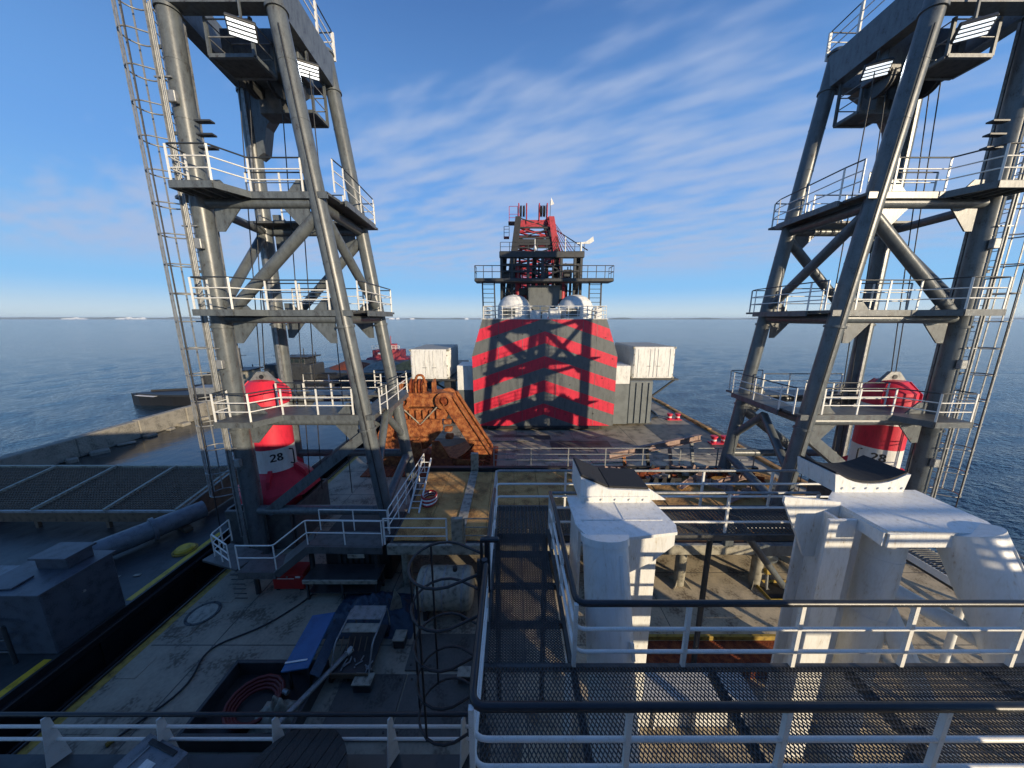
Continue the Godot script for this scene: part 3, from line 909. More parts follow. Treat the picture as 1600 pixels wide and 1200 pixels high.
# ---------------------------------------------------------------- spuds
func build_spud(s: float) -> void:
	var at := Vector3(CX + s * 14.35, 0, -14.65)
	var where := "inside the tower beside the barge" if s < 0 else "inside the tower over open water"
	var t := thing("spud_pile", "red and white banded steel spud numbered 28 " + where, "pile", at, "spuds")
	var R := 0.85
	var bands := [[-4.0, 2.6, M.red, R], [3.35, 4.45, M.white_plate, R], [4.45, 5.6, M.red, R], [5.6, 6.45, M.white_plate, R]]
	for b in bands:
		tube(t, "band", at + Vector3.UP * b[0], at + Vector3.UP * b[1], b[3], b[2], 40)
	# octagonal flared collar that the keeper rests on
	lathe(t, "collar", PackedVector2Array([Vector2(R, 2.2), Vector2(1.75, 2.25), Vector2(1.7, 2.55), Vector2(1.1, 3.15), Vector2(R, 3.35), Vector2(R - 0.05, 3.35)]), at, M.red, Basis(Vector3.UP, PI / 8), 8)
	# head: faceted red cap with sloping shoulders
	lathe(t, "cap", PackedVector2Array([Vector2(R, 6.45), Vector2(0.92, 6.5), Vector2(0.92, 7.1), Vector2(0.52, 7.55), Vector2(0, 7.6)]), at, M.red, Basis(Vector3.UP, PI / 12), 20)
	var eye := prism(t, "lifting_eye", PackedVector2Array([Vector2(-0.7, 7.4), Vector2(0.7, 7.4), Vector2(0.2, 7.95), Vector2(-0.2, 7.95)]), 0.16, at, M.galvanised)
	tube(t, "eye_pin", at + Vector3(0, 7.72, -0.11), at + Vector3(0, 7.72, 0.11), 0.1, M.black_steel, 16)
	for k in 4:
		var a := TAU * k / 4 + 0.5
		prism(t, "shoulder_rib", PackedVector2Array([Vector2(0.86, 6.6), Vector2(0.99, 6.6), Vector2(0.99, 7.06), Vector2(0.56, 7.58), Vector2(0.5, 7.5)]), 0.05, at, M.red, Basis(Vector3.UP, a))
	# number on the white band, facing aft and to both sides
	for a in [-s * 0.72]:
		words(t, "number", "28", 0.36, at + Vector3(sin(a), 0, cos(a)) * (R + 0.004) + Vector3.UP * 4.05, M.letter, Basis(Vector3.UP, a))
	# keeper clamp with ragged lugs
	for k in 5:
		var a := TAU * k / 5 + 0.9 * s
		var d := Vector3(sin(a), 0, cos(a))
		prism(t, "keeper_lug", PackedVector2Array([Vector2(-0.1, 2.6), Vector2(0.62, 2.5), Vector2(0.5, 3.15), Vector2(0.1, 3.5), Vector2(-0.1, 3.45)]), 0.14, at + d * R, M.red, Basis(d, Vector3.UP, d.cross(Vector3.UP)))
	# grab bar
	var gd := Vector3(sin(-s * 1.4), 0, cos(-s * 1.4))
	pipe(t, "grab_bar", [at + gd * (R - 0.1) + Vector3.UP * 3.6, at + gd * (R + 0.2) + Vector3.UP * 3.6, at + gd * (R + 0.2) + Vector3.UP * 4.3, at + gd * (R - 0.1) + Vector3.UP * 4.3], 0.03, M.black_steel, 0.06)
	# keeper well round the spud at deck level
	var w := thing("spud_well", "grey steel spud well casing " + ("at the deck edge by the barge" if s < 0 else "at the seaward deck edge"), "casing", Vector3(at.x, 0, at.z), "spud wells")
	for k in 4:
		var a := TAU * k / 4
		var d := Vector3(sin(a), 0, cos(a))
		bbox(w, "casing_wall", at + d * 1.45 + Vector3.UP * 0.95, Vector3(2.9 if k % 2 == 0 else 2.7, 1.9, 0.16), M.tower_plate, 0.02, Basis(Vector3.UP, a))

# ---------------------------------------------------------------- the dredging crane
func lattice(parent: Node3D, called: String, a: Array, b: Array, bays: int, rc: float, rl: float, m: Material, ml: Material) -> Node3D:
	# a and b: four corners each; chords from a to b with zigzag lacing on the four faces
	var o := part(parent, called)
	for k in 4:
		tube(o, "chord", a[k], b[k], rc, m, 10)
	for f in 4:
		var g := (f + 1) % 4
		for j in bays:
			var t0 := float(j) / bays
			var t1 := float(j + 1) / bays
			var p0: Vector3 = a[f].lerp(b[f], t0)
			var q0: Vector3 = a[g].lerp(b[g], t0)
			var p1: Vector3 = a[f].lerp(b[f], t1)
			var q1: Vector3 = a[g].lerp(b[g], t1)
			tube(o, "lacing", p0 if j % 2 == 0 else q0, q1 if j % 2 == 0 else p1, rl, ml, 6)
			tube(o, "lacing", p1, q1, rl, ml, 6)
	return o

func build_crane() -> void:
	var t := thing("dredge_crane", "huge dredging crane with red and dark grey chevron striped rear housing", "crane", Vector3(2.95, 0, -36))
	var zf := -29.3
	var cx := 2.93
	var face := PackedVector2Array([Vector2(-3.48, 0.45), Vector2(9.45, 0.45), Vector2(9.5, 7.05), Vector2(8.36, 10.25), Vector2(-2.62, 10.25), Vector2(-3.6, 7.05)])
	# housing with the rear face slightly bowed: flat middle, the flanks turned back
	prism(t, "housing", face, 11.0, Vector3(0, 0, zf - 5.5), M.crane_dark)
	# chevron stripes painted across the rear, plate by plate
	var seams := [-3.7, -1.2, 0.95, cx, 4.0, 6.3, 7.55, 9.6]
	for k in range(0, 6):
		var top := 11.4 - 2.2 * k
		var hgt := 1.04
		for q in seams.size() - 1:
			var xa: float = seams[q] + 0.006
			var xb: float = seams[q + 1] - 0.006
			var ya := top - 0.345 * absf(xa - cx)
			var yb := top - 0.345 * absf(xb - cx)
			for poly in Geometry2D.intersect_polygons(face, PackedVector2Array([Vector2(xa, ya - hgt), Vector2(xb, yb - hgt), Vector2(xb, yb), Vector2(xa, ya)])):
				prism(t, "stripe", poly, 0.012, Vector3(0, 0, zf + 0.003), M.red)
	# plate seams as narrow cover straps
	for q in range(1, seams.size() - 1):
		if q != 3:
			box(t, "seam_strap", Vector3(seams[q], 5.3, zf + 0.006), Vector3(0.03, 9.6, 0.02), M.crane_dark)
	tube(t, "turntable", Vector3(cx, 0.0, -37), Vector3(cx, 0.5, -37), 6.3, M.black_steel, 48)
	bbox(t, "bumper", Vector3(cx, 0.28, zf - 0.2), Vector3(10.5, 0.3, 0.6), M.black_steel, 0.04)
	# bolts and eyes on the stripes
	for k in 26:
		var bx := -3.1 + 12.2 * rng.randf()
		var by := 0.8 + 8.6 * rng.randf()
		tube(t, "bolt_head", Vector3(bx, by, zf), Vector3(bx, by, zf + 0.05), 0.05, M.black_steel, 8)
	# side wings: white above, dark below on one flank, grey on the other
	span_box(t, "wing_panel", Vector3(-5.2, 3.6, -33.5), Vector3(-3.63, 5.95, -30.5), M.white_clean, 0.03)
	span_box(t, "wing_panel", Vector3(-5.2, 0.2, -33.5), Vector3(-3.63, 3.597, -30.5), M.crane_dark, 0.03)
	span_box(t, "wing_panel", Vector3(9.63, 4.2, -33.5), Vector3(11.2, 5.95, -30.5), M.white_clean, 0.03)
	span_box(t, "wing_panel", Vector3(9.53, 0.2, -33.5), Vector3(11.2, 4.197, -30.5), M.crane_grey, 0.03)
	span_box(t, "wing_box", Vector3(11.22, 0.2, -36.0), Vector3(13.5, 4.5, -30.55), M.crane_grey, 0.1)
	for k in 3:
		tube(t, "wing_rib", Vector3(11.9 + k * 0.6, 0.3, -30.5), Vector3(11.9 + k * 0.6, 4.3, -30.5), 0.06, M.crane_grey, 10)
	span_box(t, "wing_shelf", Vector3(11.1, 4.5, -37.0), Vector3(16.0, 4.66, -30.8), M.dark_steel, 0.02)
	span_box(t, "wing_shelf", Vector3(-10.2, 4.4, -37.0), Vector3(-5.1, 4.58, -30.8), M.dark_steel, 0.02)
	for z in [-31.2, -34.5]:
		tube(t, "wing_strut", Vector3(13.4, 2.6, z), Vector3(15.8, 4.5, z), 0.1, M.dark_steel, 10)
		tube(t, "wing_strut", Vector3(-6.0, 2.2, z), Vector3(-9.8, 4.4, z), 0.1, M.dark_steel, 10)
	span_box(t, "wing_leg", Vector3(-6.6, 0.0, -34.6), Vector3(-6.0, 4.4, -31.2), M.dark_steel, 0.03)
	# roof: railing, domed vents, boxes
	var ry := 10.25
	span_box(t, "roof_plate", Vector3(-2.7, ry, -40), Vector3(8.44, ry + 0.06, zf + 0.08), M.white_clean)
	var rr := {"cap": M.white, "gap": 0.85, "post": 0.07, "lows": [0.35, 0.7], "r": 0.03}
	railing(t, [Vector3(-2.5, ry + 0.06, -38), Vector3(-2.5, ry + 0.06, zf - 0.1), Vector3(8.3, ry + 0.06, zf - 0.1), Vector3(8.3, ry + 0.06, -38)], rr)
	for v in [[0.2, 1.55], [5.95, 1.65]]:
		var at := Vector3(v[0], ry + 0.06, -31.6)
		var r: float = v[1]
		lathe(t, "domed_vent", PackedVector2Array([Vector2(r, 0), Vector2(r, 0.95), Vector2(r * 0.97, 1.2), Vector2(r * 0.85, 1.6), Vector2(r * 0.62, 1.95), Vector2(r * 0.3, 2.15), Vector2(0, 2.2)]), at, M.white_clean, Basis(), 28)
		bbox(t, "vent_louvre", at + Vector3(-0.5, 0.55, r - 0.02), Vector3(1.2, 0.7, 0.16), M.crane_grey, 0.02)
		for k in 5:
			box(t, "louvre_blade", at + Vector3(-0.5, 0.3 + k * 0.13, r + 0.08), Vector3(1.1, 0.02, 0.08), M.dark_steel)
	for b in [[2.1, 0.75, 0.9], [3.9, 0.9, 1.1], [7.9, 1.0, 0.5], [3.0, 0.55, 0.5]]:
		bbox(t, "roof_locker", Vector3(b[0], ry + 0.06 + b[1] / 2, -30.6), Vector3(b[2], b[1], 0.7), M.white_clean, 0.03)
	# gantry house: dark portal frames carrying a wide service platform
	var py := 13.9
	span_box(t, "service_platform", Vector3(-3.4, py - 0.32, -32.4), Vector3(9.2, py, -30.7), M.dark_steel, 0.06)
	railing(t, [Vector3(-3.35, py, -32.3), Vector3(-3.35, py, -30.75), Vector3(9.15, py, -30.75), Vector3(9.15, py, -32.3)], {"cap": M.dark_steel, "white": M.dark_steel, "gap": 0.8, "r": 0.03, "lows": [0.55]})
	for x in [-1.0, 0.0, 1.55, 2.9, 4.7, 6.0, 6.6]:
		bbox(t, "gantry_post", Vector3(x, (ry + 16.3) / 2, -32.8), Vector3(0.26, 16.3 - ry, 0.3), M.dark_steel, 0.03)
	for x in [-1.1, 2.1, 4.4, 6.75]:
		bar(t, "gantry_leg", Vector3(x, ry, -36.2), Vector3(x * 0.9 + 0.3, 16.3, -33.0), 0.4, 0.45, M.black_steel)
	span_box(t, "gantry_beam", Vector3(-1.2, 15.95, -33.1), Vector3(6.85, 16.55, -32.55), M.dark_steel, 0.06)
	for y in [14.75, 15.35]:
		span_box(t, "gantry_girt", Vector3(-1.1, y - 0.1, -33.0), Vector3(1.6, y + 0.1, -32.7), M.black_steel)
		span_box(t, "gantry_girt", Vector3(4.5, y - 0.1, -33.0), Vector3(6.7, y + 0.1, -32.7), M.black_steel)
	for k in 3:
		var y := 12.2 + k * 1.35
		bar(t, "gantry_brace", Vector3(1.6, y, -32.8), Vector3(4.6, y + 1.3, -32.8), 0.12, 0.12, M.black_steel)
		bar(t, "gantry_brace", Vector3(4.6, y, -32.95), Vector3(1.6, y + 1.3, -32.95), 0.12, 0.12, M.black_steel)
	railing(t, [Vector3(-1.1, 16.55, -32.7), Vector3(6.8, 16.55, -32.7)], {"cap": M.dark_steel, "white": M.dark_steel, "gap": 0.9, "h": 0.8, "lows": [0.4]})
	for k in 22:
		var gx := -1.0 + 7.7 * rng.randf()
		var gz := -33.3 - 1.6 * rng.randf()
		var y0 := 10.4 + 3.0 * rng.randf()
		tube(t, "gantry_pipe", Vector3(gx, y0, gz), Vector3(gx + 0.25 * (rng.randf() - 0.5), minf(16.2, y0 + 1.5 + 3.5 * rng.randf()), gz), 0.05 + 0.08 * rng.randf(), M.black_steel if k % 4 else M.crane_red_steel, 8)
	for k in 14:
		var gx := -1.0 + 5.6 * rng.randf()
		var gy := 10.9 + 5.0 * rng.randf()
		bar(t, "gantry_strut", Vector3(gx, gy, -33.2), Vector3(gx + 0.8 + 1.4 * rng.randf(), gy + 0.8 * (rng.randf() - 0.5), -33.6), 0.1, 0.12, M.black_steel if k % 5 else M.crane_grey)
	for q in [[-0.4, 14.5, 0.9], [5.4, 14.6, 0.8], [3.2, 14.3, 0.7], [1.0, 12.9, 1.0], [5.6, 12.0, 1.1]]:
		bbox(t, "gear_box", Vector3(q[0], q[1], -33.4), Vector3(q[2], 0.7, 0.8), M.dark_steel, 0.05)
	prism(t, "winch_apron", PackedVector2Array([Vector2(1.5, 13.4), Vector2(4.6, 13.4), Vector2(4.4, 11.5), Vector2(3.6, 10.9), Vector2(2.4, 10.9), Vector2(1.6, 11.5)]), 0.3, Vector3(0, 0, -32.2), M.crane_dark)
	for w in [[1.9, 0.55], [4.4, 0.5]]:
		tube(t, "winch_drum", Vector3(w[0] - 0.8, 12.4, -34), Vector3(w[0] + 0.8, 12.4, -34), w[1], M.crane_red_steel, 20)
	tube(t, "red_cylinder", Vector3(0.55, 12.0, -33.2), Vector3(0.55, 15.3, -33.2), 0.24, M.crane_red_steel, 14)
	tube(t, "red_cylinder", Vector3(4.95, 11.0, -33.2), Vector3(4.95, 13.3, -33.2), 0.26, M.crane_red_steel, 14)
	# side ladders down from the platform
	for x in [-2.2, 7.75]:
		var la := part(t, "roof_ladder")
		for d in [-0.55, 0.55]:
			bar(la, "stile", Vector3(x + d - signf(x - 3) * 0.1, ry, -31.0), Vector3(x + d, py - 0.3, -31.6), 0.12, 0.14, M.dark_steel)
		for k in 8:
			var y := ry + 0.35 + k * 0.4
			tube(la, "rung", Vector3(x - 0.55, y, -31.05 - k * 0.07), Vector3(x + 0.55, y, -31.05 - k * 0.07), 0.03, M.dark_steel, 6)
	# luffing tower: raked lattice legs up to the twin sheave head
	var z0 := -35.0
	var z1 := -38.4
	var base := [Vector3(-0.6, 11.0, z0), Vector3(5.9, 11.0, z0), Vector3(5.9, 11.0, z0 - 3.2), Vector3(-0.6, 11.0, z0 - 3.2)]
	var head := [Vector3(0.75, 20.6, z1), Vector3(3.75, 20.6, z1), Vector3(3.75, 20.6, z1 - 1.6), Vector3(0.75, 20.6, z1 - 1.6)]
	lattice(t, "luffing_frame", base, head, 9, 0.2, 0.1, M.black_steel, M.crane_red_steel)
	# near side legs, solid plates
	prism(t, "frame_leg", PackedVector2Array([Vector2(-0.95, 11.0), Vector2(-0.05, 11.0), Vector2(0.95, 20.4), Vector2(0.35, 20.4)]), 0.3, Vector3(0, 0, z0 - 0.6), M.black_steel)
	prism(t, "frame_leg", PackedVector2Array([Vector2(5.2, 11.0), Vector2(6.1, 11.0), Vector2(4.25, 20.4), Vector2(3.7, 20.4)]), 0.3, Vector3(0, 0, z0 - 0.6), M.crane_red_steel)
	for k in 5:
		var ya := 15.6 + k * 0.95
		var xa := 0.05 + (ya - 11.0) * 0.088
		var xb := 5.55 - (ya - 11.0) * 0.165
		bar(t, "frame_lacing", Vector3(xa, ya, z0 - 0.9), Vector3(xb - 0.15, ya + 0.95, z0 - 0.9), 0.1, 0.1, M.black_steel if k % 2 else M.crane_red_steel)
		bar(t, "frame_lacing", Vector3(xb, ya, z0 - 1.05), Vector3(xa + 0.1, ya + 0.95, z0 - 1.05), 0.1, 0.1, M.crane_red_steel if k % 2 else M.black_steel)
		bar(t, "frame_rung", Vector3(xa - 0.2, ya, z0 - 0.75), Vector3(xb + 0.2, ya, z0 - 0.75), 0.12, 0.16, M.black_steel)
	for k in 4:
		tube(t, "riser_pipe", Vector3(4.6 + k * 0.22, 16.5, z0 + 0.1), Vector3(3.75 + k * 0.12, 21.0, z1 + 0.5), 0.06, [M.crane_red_steel, M.tan_steel, M.crane_red_steel, M.rust_dark][k], 8)
	for k in 3:
		tube(t, "riser_pipe", Vector3(-0.6 + k * 0.2, 11.0, z0 + 0.2), Vector3(0.5 + k * 0.15, 20.3, z1 + 0.6), 0.06, [M.tan_steel, M.black_steel, M.crane_red_steel][k], 8)
	bar(t, "frame_tie", Vector3(0.6, 18.0, z0 - 0.8), Vector3(4.2, 18.0, z0 - 0.8), 0.3, 0.6, M.black_steel)
	bar(t, "frame_tie", Vector3(0.8, 20.4, z1 + 0.2), Vector3(4.0, 20.4, z1 + 0.2), 0.4, 0.7, M.crane_red_steel)
	for sx in [1.15, 3.35]:
		for dx in [-0.42, 0.42]:
			bbox(t, "sheave_cheek", Vector3(sx + dx, 21.4, z1 + 0.1), Vector3(0.12, 2.0, 0.9), M.crane_red_steel, 0.03)
		for dx in [-0.2, 0.12]:
			put(t, "head_sheave", lathe_mesh(PackedVector2Array([Vector2(0, -0.1), Vector2(0.6, -0.1), Vector2(0.5, 0), Vector2(0.6, 0.1), Vector2(0, 0.1)]), 20), M.black_steel, Transform3D(Basis(Vector3(0, 0, 1), PI / 2), Vector3(sx + dx, 21.7, z1 + 0.1)))
	for k in 5:
		tube(t, "hoist_rope", Vector3(3.95 + k * 0.09, 21.0, z1), Vector3(4.9 + k * 0.28, 16.6, -33.2), 0.03, M.rust_dark if k % 2 == 0 else M.crane_red_steel, 6)
	tube(t, "stay_rope", Vector3(4.2, 20.2, z1), Vector3(7.2, 16.7, -33.0), 0.05, M.black_steel, 6)
	railing(t, [Vector3(-0.3, 20.6, z1 - 0.8), Vector3(-0.3, 20.6, z1 + 0.4), Vector3(0.6, 20.6, z1 + 0.4)], {"cap": M.crane_red_steel, "white": M.crane_red_steel, "gap": 0.7, "h": 1.5})
	box(t, "head_platform", Vector3(0.15, 20.55, z1 - 0.2), Vector3(1.1, 0.08, 1.4), M.black_steel)
	bbox(t, "side_basket", Vector3(-0.6, 18.9, z1 + 0.6), Vector3(0.6, 0.1, 0.9), M.crane_red_steel, 0.02)
	railing(t, [Vector3(-0.85, 18.95, z1 + 0.2), Vector3(-0.85, 18.95, z1 + 1.0), Vector3(-0.3, 18.95, z1 + 1.0)], {"cap": M.black_steel, "white": M.black_steel, "gap": 0.7, "h": 1.0})
	# main boom going away from the housing
	var ba := [Vector3(1.2, 10.2, -44), Vector3(4.7, 10.2, -44), Vector3(4.7, 12.2, -45), Vector3(1.2, 12.2, -45)]
	var bb := [Vector3(2.2, 20.5, -72), Vector3(3.7, 20.5, -72), Vector3(3.7, 21.4, -72.6), Vector3(2.2, 21.4, -72.6)]
	lattice(t, "boom", ba, bb, 14, 0.16, 0.07, M.crane_red_steel, M.crane_red_steel)
	# masts and vanes
	tube(t, "antenna", Vector3(5.0, 16.5, -32.6), Vector3(5.0, 17.8, -32.6), 0.05, M.white_clean, 8)
	tube(t, "antenna", Vector3(2.15, 16.5, -32.6), Vector3(2.15, 17.6, -32.6), 0.04, M.white_clean, 8)
	put(t, "antenna_dome", lathe_mesh(PackedVector2Array([Vector2(0.02, 0), Vector2(0.16, 0.15), Vector2(0.12, 0.35), Vector2(0, 0.6)]), 14), M.white_clean, Transform3D(Basis(), Vector3(2.15, 16.55, -32.5)))
	tube(t, "vane_mast", Vector3(6.5, 16.4, -32.7), Vector3(6.5, 17.35, -32.7), 0.1, M.white_clean, 10)
	prism(t, "wind_vane", PackedVector2Array([Vector2(-0.3, 17.3), Vector2(0.55, 17.4), Vector2(1.2, 17.85), Vector2(1.3, 17.45), Vector2(0.9, 17.2), Vector2(-0.3, 17.2)]), 0.06, Vector3(6.4, 0, -32.7), M.white_clean)
	tube(t, "vane_mast", Vector3(4.15, 20.8, z1), Vector3(4.15, 22.8, z1), 0.03, M.black_steel, 6)
	prism(t, "pennant", PackedVector2Array([Vector2(0, 22.3), Vector2(0.4, 22.45), Vector2(0.05, 23.1)]), 0.03, Vector3(4.17, 0, z1), M.white_clean)

func build_containers() -> void:
	for c in [[-9.65, -6.1, 4.58, 7.45, -30.9, -1.0], [11.55, 15.45, 4.66, 7.68, -30.9, 1.0]]:
		var where := "beside the black flank of the crane housing, in shade" if c[5] < 0 else "on the grey wing of the crane housing, sunlit"
		var t := thing("container", "white shipping container " + where, "container", Vector3((c[0] + c[1]) / 2, c[2], -34), "containers by the crane")
		var z0: float = c[4]
		span_box(t, "body", Vector3(c[0], c[2] + 0.02, z0 - 6.0), Vector3(c[1], c[3], z0), M.white_clean, 0.04)
		var mid: float = (c[0] + c[1]) / 2
		for k in 2:
			var xa: float = c[0] + 0.1 if k == 0 else mid + 0.02
			var xb: float = mid - 0.02 if k == 0 else c[1] - 0.1
			var d := span_box(t, "door", Vector3(xa, c[2] + 0.15, z0 + 0.003), Vector3(xb, c[3] - 0.12, z0 + 0.05), M.white_clean, 0.015)
			for lx in [xa + 0.35, xb - 0.35]:
				tube(t, "lock_rod", Vector3(lx, c[2] + 0.2, z0 + 0.075), Vector3(lx, c[3] - 0.18, z0 + 0.075), 0.016, M.white_clean, 6)
		for k in 16:
			box(t, "side_rib", Vector3(c[0] - 0.02 if c[5] > 0 else c[1] + 0.02, (c[2] + c[3]) / 2, z0 - 0.3 - k * 0.36), Vector3(0.05, c[3] - c[2] - 0.4, 0.14), M.white_clean)
		for cx in [c[0], c[1]]:
			for cy in [c[2] + 0.1, c[3] - 0.08]:
				bbox(t, "corner_casting", Vector3(cx, cy, z0 - 0.06), Vector3(0.2, 0.18, 0.2), M.tank, 0.02)
		for hx in [mid - 0.45, mid + 0.45]:
			bbox(t, "door_handle", Vector3(hx, (c[2] + c[3]) / 2 - 0.3, z0 + 0.09), Vector3(0.4, 0.05, 0.04), M.galvanised, 0.01)
		for hy in [0.4, 1.3, 2.3]:
			for hx in [c[0] + 0.07, c[1] - 0.07]:
				bbox(t, "hinge", Vector3(hx, c[2] + hy, z0 + 0.04), Vector3(0.1, 0.14, 0.06), M.tank, 0.01)
		span_box(t, "roof_sheet", Vector3(c[0] + 0.05, c[3] + 0.002, z0 - 5.9), Vector3(c[1] - 0.05, c[3] + 0.03, z0 - 0.08), M.tank)

# ---------------------------------------------------------------- gratings and the near walkway
# expanded metal: strands zigzagging across an area, one mesh
func expanded_metal(parent: Node3D, called: String, x0: float, x1: float, z0: float, z1: float, y: float, px: float, pz: float, w: float, h: float, m: Material) -> MeshInstance3D:
	var st := begin()
	var nx := int((x1 - x0) / px)
	var nz := int((z1 - z0) / pz)
	for i in nx:
		for j in nz:
			var cx := x0 + (i + 0.5) * px
			var cz := z0 + (j + 0.5) * pz
			var e := [Vector3(cx - px / 2, y, cz), Vector3(cx, y, cz + pz / 2), Vector3(cx + px / 2, y, cz), Vector3(cx, y, cz - pz / 2)]
			for k in 4:
				var a: Vector3 = e[k]
				var b: Vector3 = e[(k + 1) % 4]
				var d := (b - a).normalized()
				var sd := d.cross(Vector3.UP) * w / 2
				var tilt := Vector3.UP * h * (0.6 if k % 2 == 0 else 0.0)
				var up := Vector3.UP * h
				quad(st, a - sd + up + tilt, a + sd + up, b + sd + up, b - sd + up + tilt, Vector3.UP)
				quad(st, a - sd, a - sd + up + tilt, b - sd + up + tilt, b - sd, -sd)
				quad(st, a + sd, a + sd + up, b + sd + up, b + sd, sd)
	st.generate_normals()
	var o := put(parent, called, st.commit(), m, Transform3D())
	o.set_meta("kind", "stuff")
	return o

func build_walkway() -> void:
	var y := 5.33
	var t := thing("walkway", "white railed expanded metal walkway with branching gangway ahead of the wheelhouse", "walkway", Vector3(4, y, -3))
	expanded_metal(t, "mesh_floor", -0.42, 11.0, -3.86, -2.62, y - 0.012, 0.052, 0.082, 0.011, 0.012, M.mesh_steel)
	expanded_metal(t, "mesh_floor", -0.36, 0.84, -6.28, -3.87, y - 0.012, 0.05, 0.044, 0.010, 0.012, M.mesh_steel)
	expanded_metal(t, "mesh_floor", -0.36, 0.84, -7.0, -6.34, y - 0.11, 0.05, 0.044, 0.010, 0.012, M.mesh_steel)
	expanded_metal(t, "mesh_floor", -0.4, 7.4, -8.25, -7.05, y - 0.16, 0.1, 0.06, 0.016, 0.012, M.mesh_steel)
	# edge angles and bearers below the mesh
	for z in [-2.6, -3.88]:
		span_box(t, "edge_angle", Vector3(-0.45, y - 0.1, z - 0.03), Vector3(11.0, y - 0.005, z + 0.03), M.mesh_steel)
	for x in [-0.39, 0.87]:
		span_box(t, "edge_angle", Vector3(x - 0.03, y - 0.12, -7.05), Vector3(x + 0.03, y - 0.003, -3.92), M.mesh_steel)
	for z in [-7.03, -8.27]:
		span_box(t, "edge_angle", Vector3(-0.45, y - 0.3, z - 0.03), Vector3(7.45, y - 0.15, z + 0.03), M.mesh_steel)
	for x in [0.9, 2.9, 4.9, 6.9, 8.9]:
		span_box(t, "bearer", Vector3(x - 0.04, y - 0.16, -3.84), Vector3(x + 0.04, y - 0.03, -2.64), M.mesh_steel)
	for z in [-4.6, -5.4, -6.28]:
		span_box(t, "bearer", Vector3(-0.36, y - 0.14, z - 0.03), Vector3(0.84, y - 0.03, z + 0.03), M.mesh_steel)
	# steps down at the end of the gangway
	for k in 2:
		span_box(t, "step_nosing", Vector3(-0.36, y - 0.2 - k * 0.1, -6.34 - k * 0.7), Vector3(0.84, y - 0.05 - k * 0.1, -6.31 - k * 0.7), M.dark_steel)
	var o := {"cap": M.rubber, "cap_r": 0.045, "r": 0.027, "post": 0.055, "flat": 1.0, "lows": [0.25, 0.64], "gap": 1.55, "bend": 0.16}
	railing(t, [Vector3(-0.42, y, -4.6), Vector3(-0.42, y, -2.63), Vector3(11.0, y, -2.63)], o)
	railing(t, [Vector3(-0.42, y, -5.25), Vector3(-0.42, y, -6.35), Vector3(-0.42, y - 0.12, -7.2)], o)
	railing(t, [Vector3(7.25, y, -3.87), Vector3(0.9, y, -3.87), Vector3(0.9, y, -6.35), Vector3(0.9, y - 0.12, -7.05)], o)
	# kick plates along the gangway
	span_box(t, "kick_plate", Vector3(-0.445, y, -6.4), Vector3(-0.432, y + 0.14, -2.7), M.white)
	for x in [-0.455, 0.93]:
		var k := span_box(t, "side_plate", Vector3(x - 0.006, y + 0.0, -7.0), Vector3(x + 0.006, y + 0.2, -4.0), M.white)
	# drop gate where the caged ladder comes up
	for z in [-4.66, -5.2]:
		tube(t, "gate_post", Vector3(-0.45, y, z), Vector3(-0.45, y + 1.12, z), 0.05, M.rubber, 10)
	bbox(t, "gate_latch", Vector3(-0.4, y + 1.08, -5.2), Vector3(0.34, 0.08, 0.1), M.rubber, 0.02)
	# cross catwalk railings
	var c := {"cap": M.galvanised, "white": M.white, "r": 0.03, "lows": [0.3, 0.68], "gap": 1.9, "post": 0.05, "flat": 1.0}
	railing(t, [Vector3(0.95, y - 0.16, -7.1), Vector3(7.3, y - 0.16, -7.1)], c)
	railing(t, [Vector3(-0.42, y - 0.16, -7.25), Vector3(-0.42, y - 0.16, -8.25), Vector3(9.0, y - 0.16, -8.25)], c)
	# legs carrying the walkway
	for p in [Vector3(-0.35, 0, -7.0), Vector3(0.8, 0, -7.0), Vector3(5.2, 0, -7.6), Vector3(5.2, 0, -3.2), Vector3(10.2, 0, -3.2), Vector3(-0.35, 0, -3.2)]:
		var ft := 1.15 if p.x < -0.3 and p.z > -5.0 else 0.0
		tube(t, "stanchion", Vector3(p.x, ft, p.z), Vector3(p.x, y - 0.16, p.z), 0.07, M.dark_steel, 12)
	# caged ladder below the gangway
	var la := part(t, "caged_ladder")
	for z in [-4.68, -5.18]:
		bar(la, "stile", Vector3(-0.55, 0.3, z), Vector3(-0.55, y + 1.1, z), 0.05, 0.05, M.black_steel)
	for k in 16:
		tube(la, "rung", Vector3(-0.55, 0.6 + k * 0.3, -5.18), Vector3(-0.55, 0.6 + k * 0.3, -4.68), 0.014, M.black_steel, 6)
	for yy in [6.15, 5.35, 4.55, 3.75, 2.95]:
		pipe(la, "hoop", hoop_points(Vector3(-0.55, 0, -4.93), yy, Vector3(-1, 0, 0), 0.5, 0.55), 0.024, M.black_steel, 0.0, false, 8)
	for an in [-1.0, 0.0, 1.0]:
		var q := Vector3(-0.55 - 0.67, 0, -4.93) + Vector3(-cos(an), 0, sin(an)) * 0.55
		bar(la, "cage_strap", Vector3(q.x, 2.9, q.z), Vector3(q.x, 6.15, q.z), 0.035, 0.02, M.black_steel)
	# side catwalk along the seaward edge
	var s := thing("side_catwalk", "bar grating catwalk with white railing along the seaward deck edge", "walkway", Vector3(13, 3, -9))
	var z0 := -4.0
	for k in 90:
		box(s, "grating_bar", Vector3(13.0, 2.98, z0 - k * 0.09), Vector3(1.1, 0.04, 0.022), M.galvanised)
	for x in [12.45, 12.8, 13.2, 13.55]:
		span_box(s, "bearer", Vector3(x - 0.03, 2.8, -12.1), Vector3(x + 0.03, 2.96, -3.9), M.dark_steel)
	railing(s, [Vector3(13.62, 3.0, -3.9), Vector3(13.62, 3.0, -12.0)], {"cap": M.galvanised, "post": 0.16, "flat": 0.4, "gap": 1.9, "r": 0.035, "lows": [0.3, 0.7]})
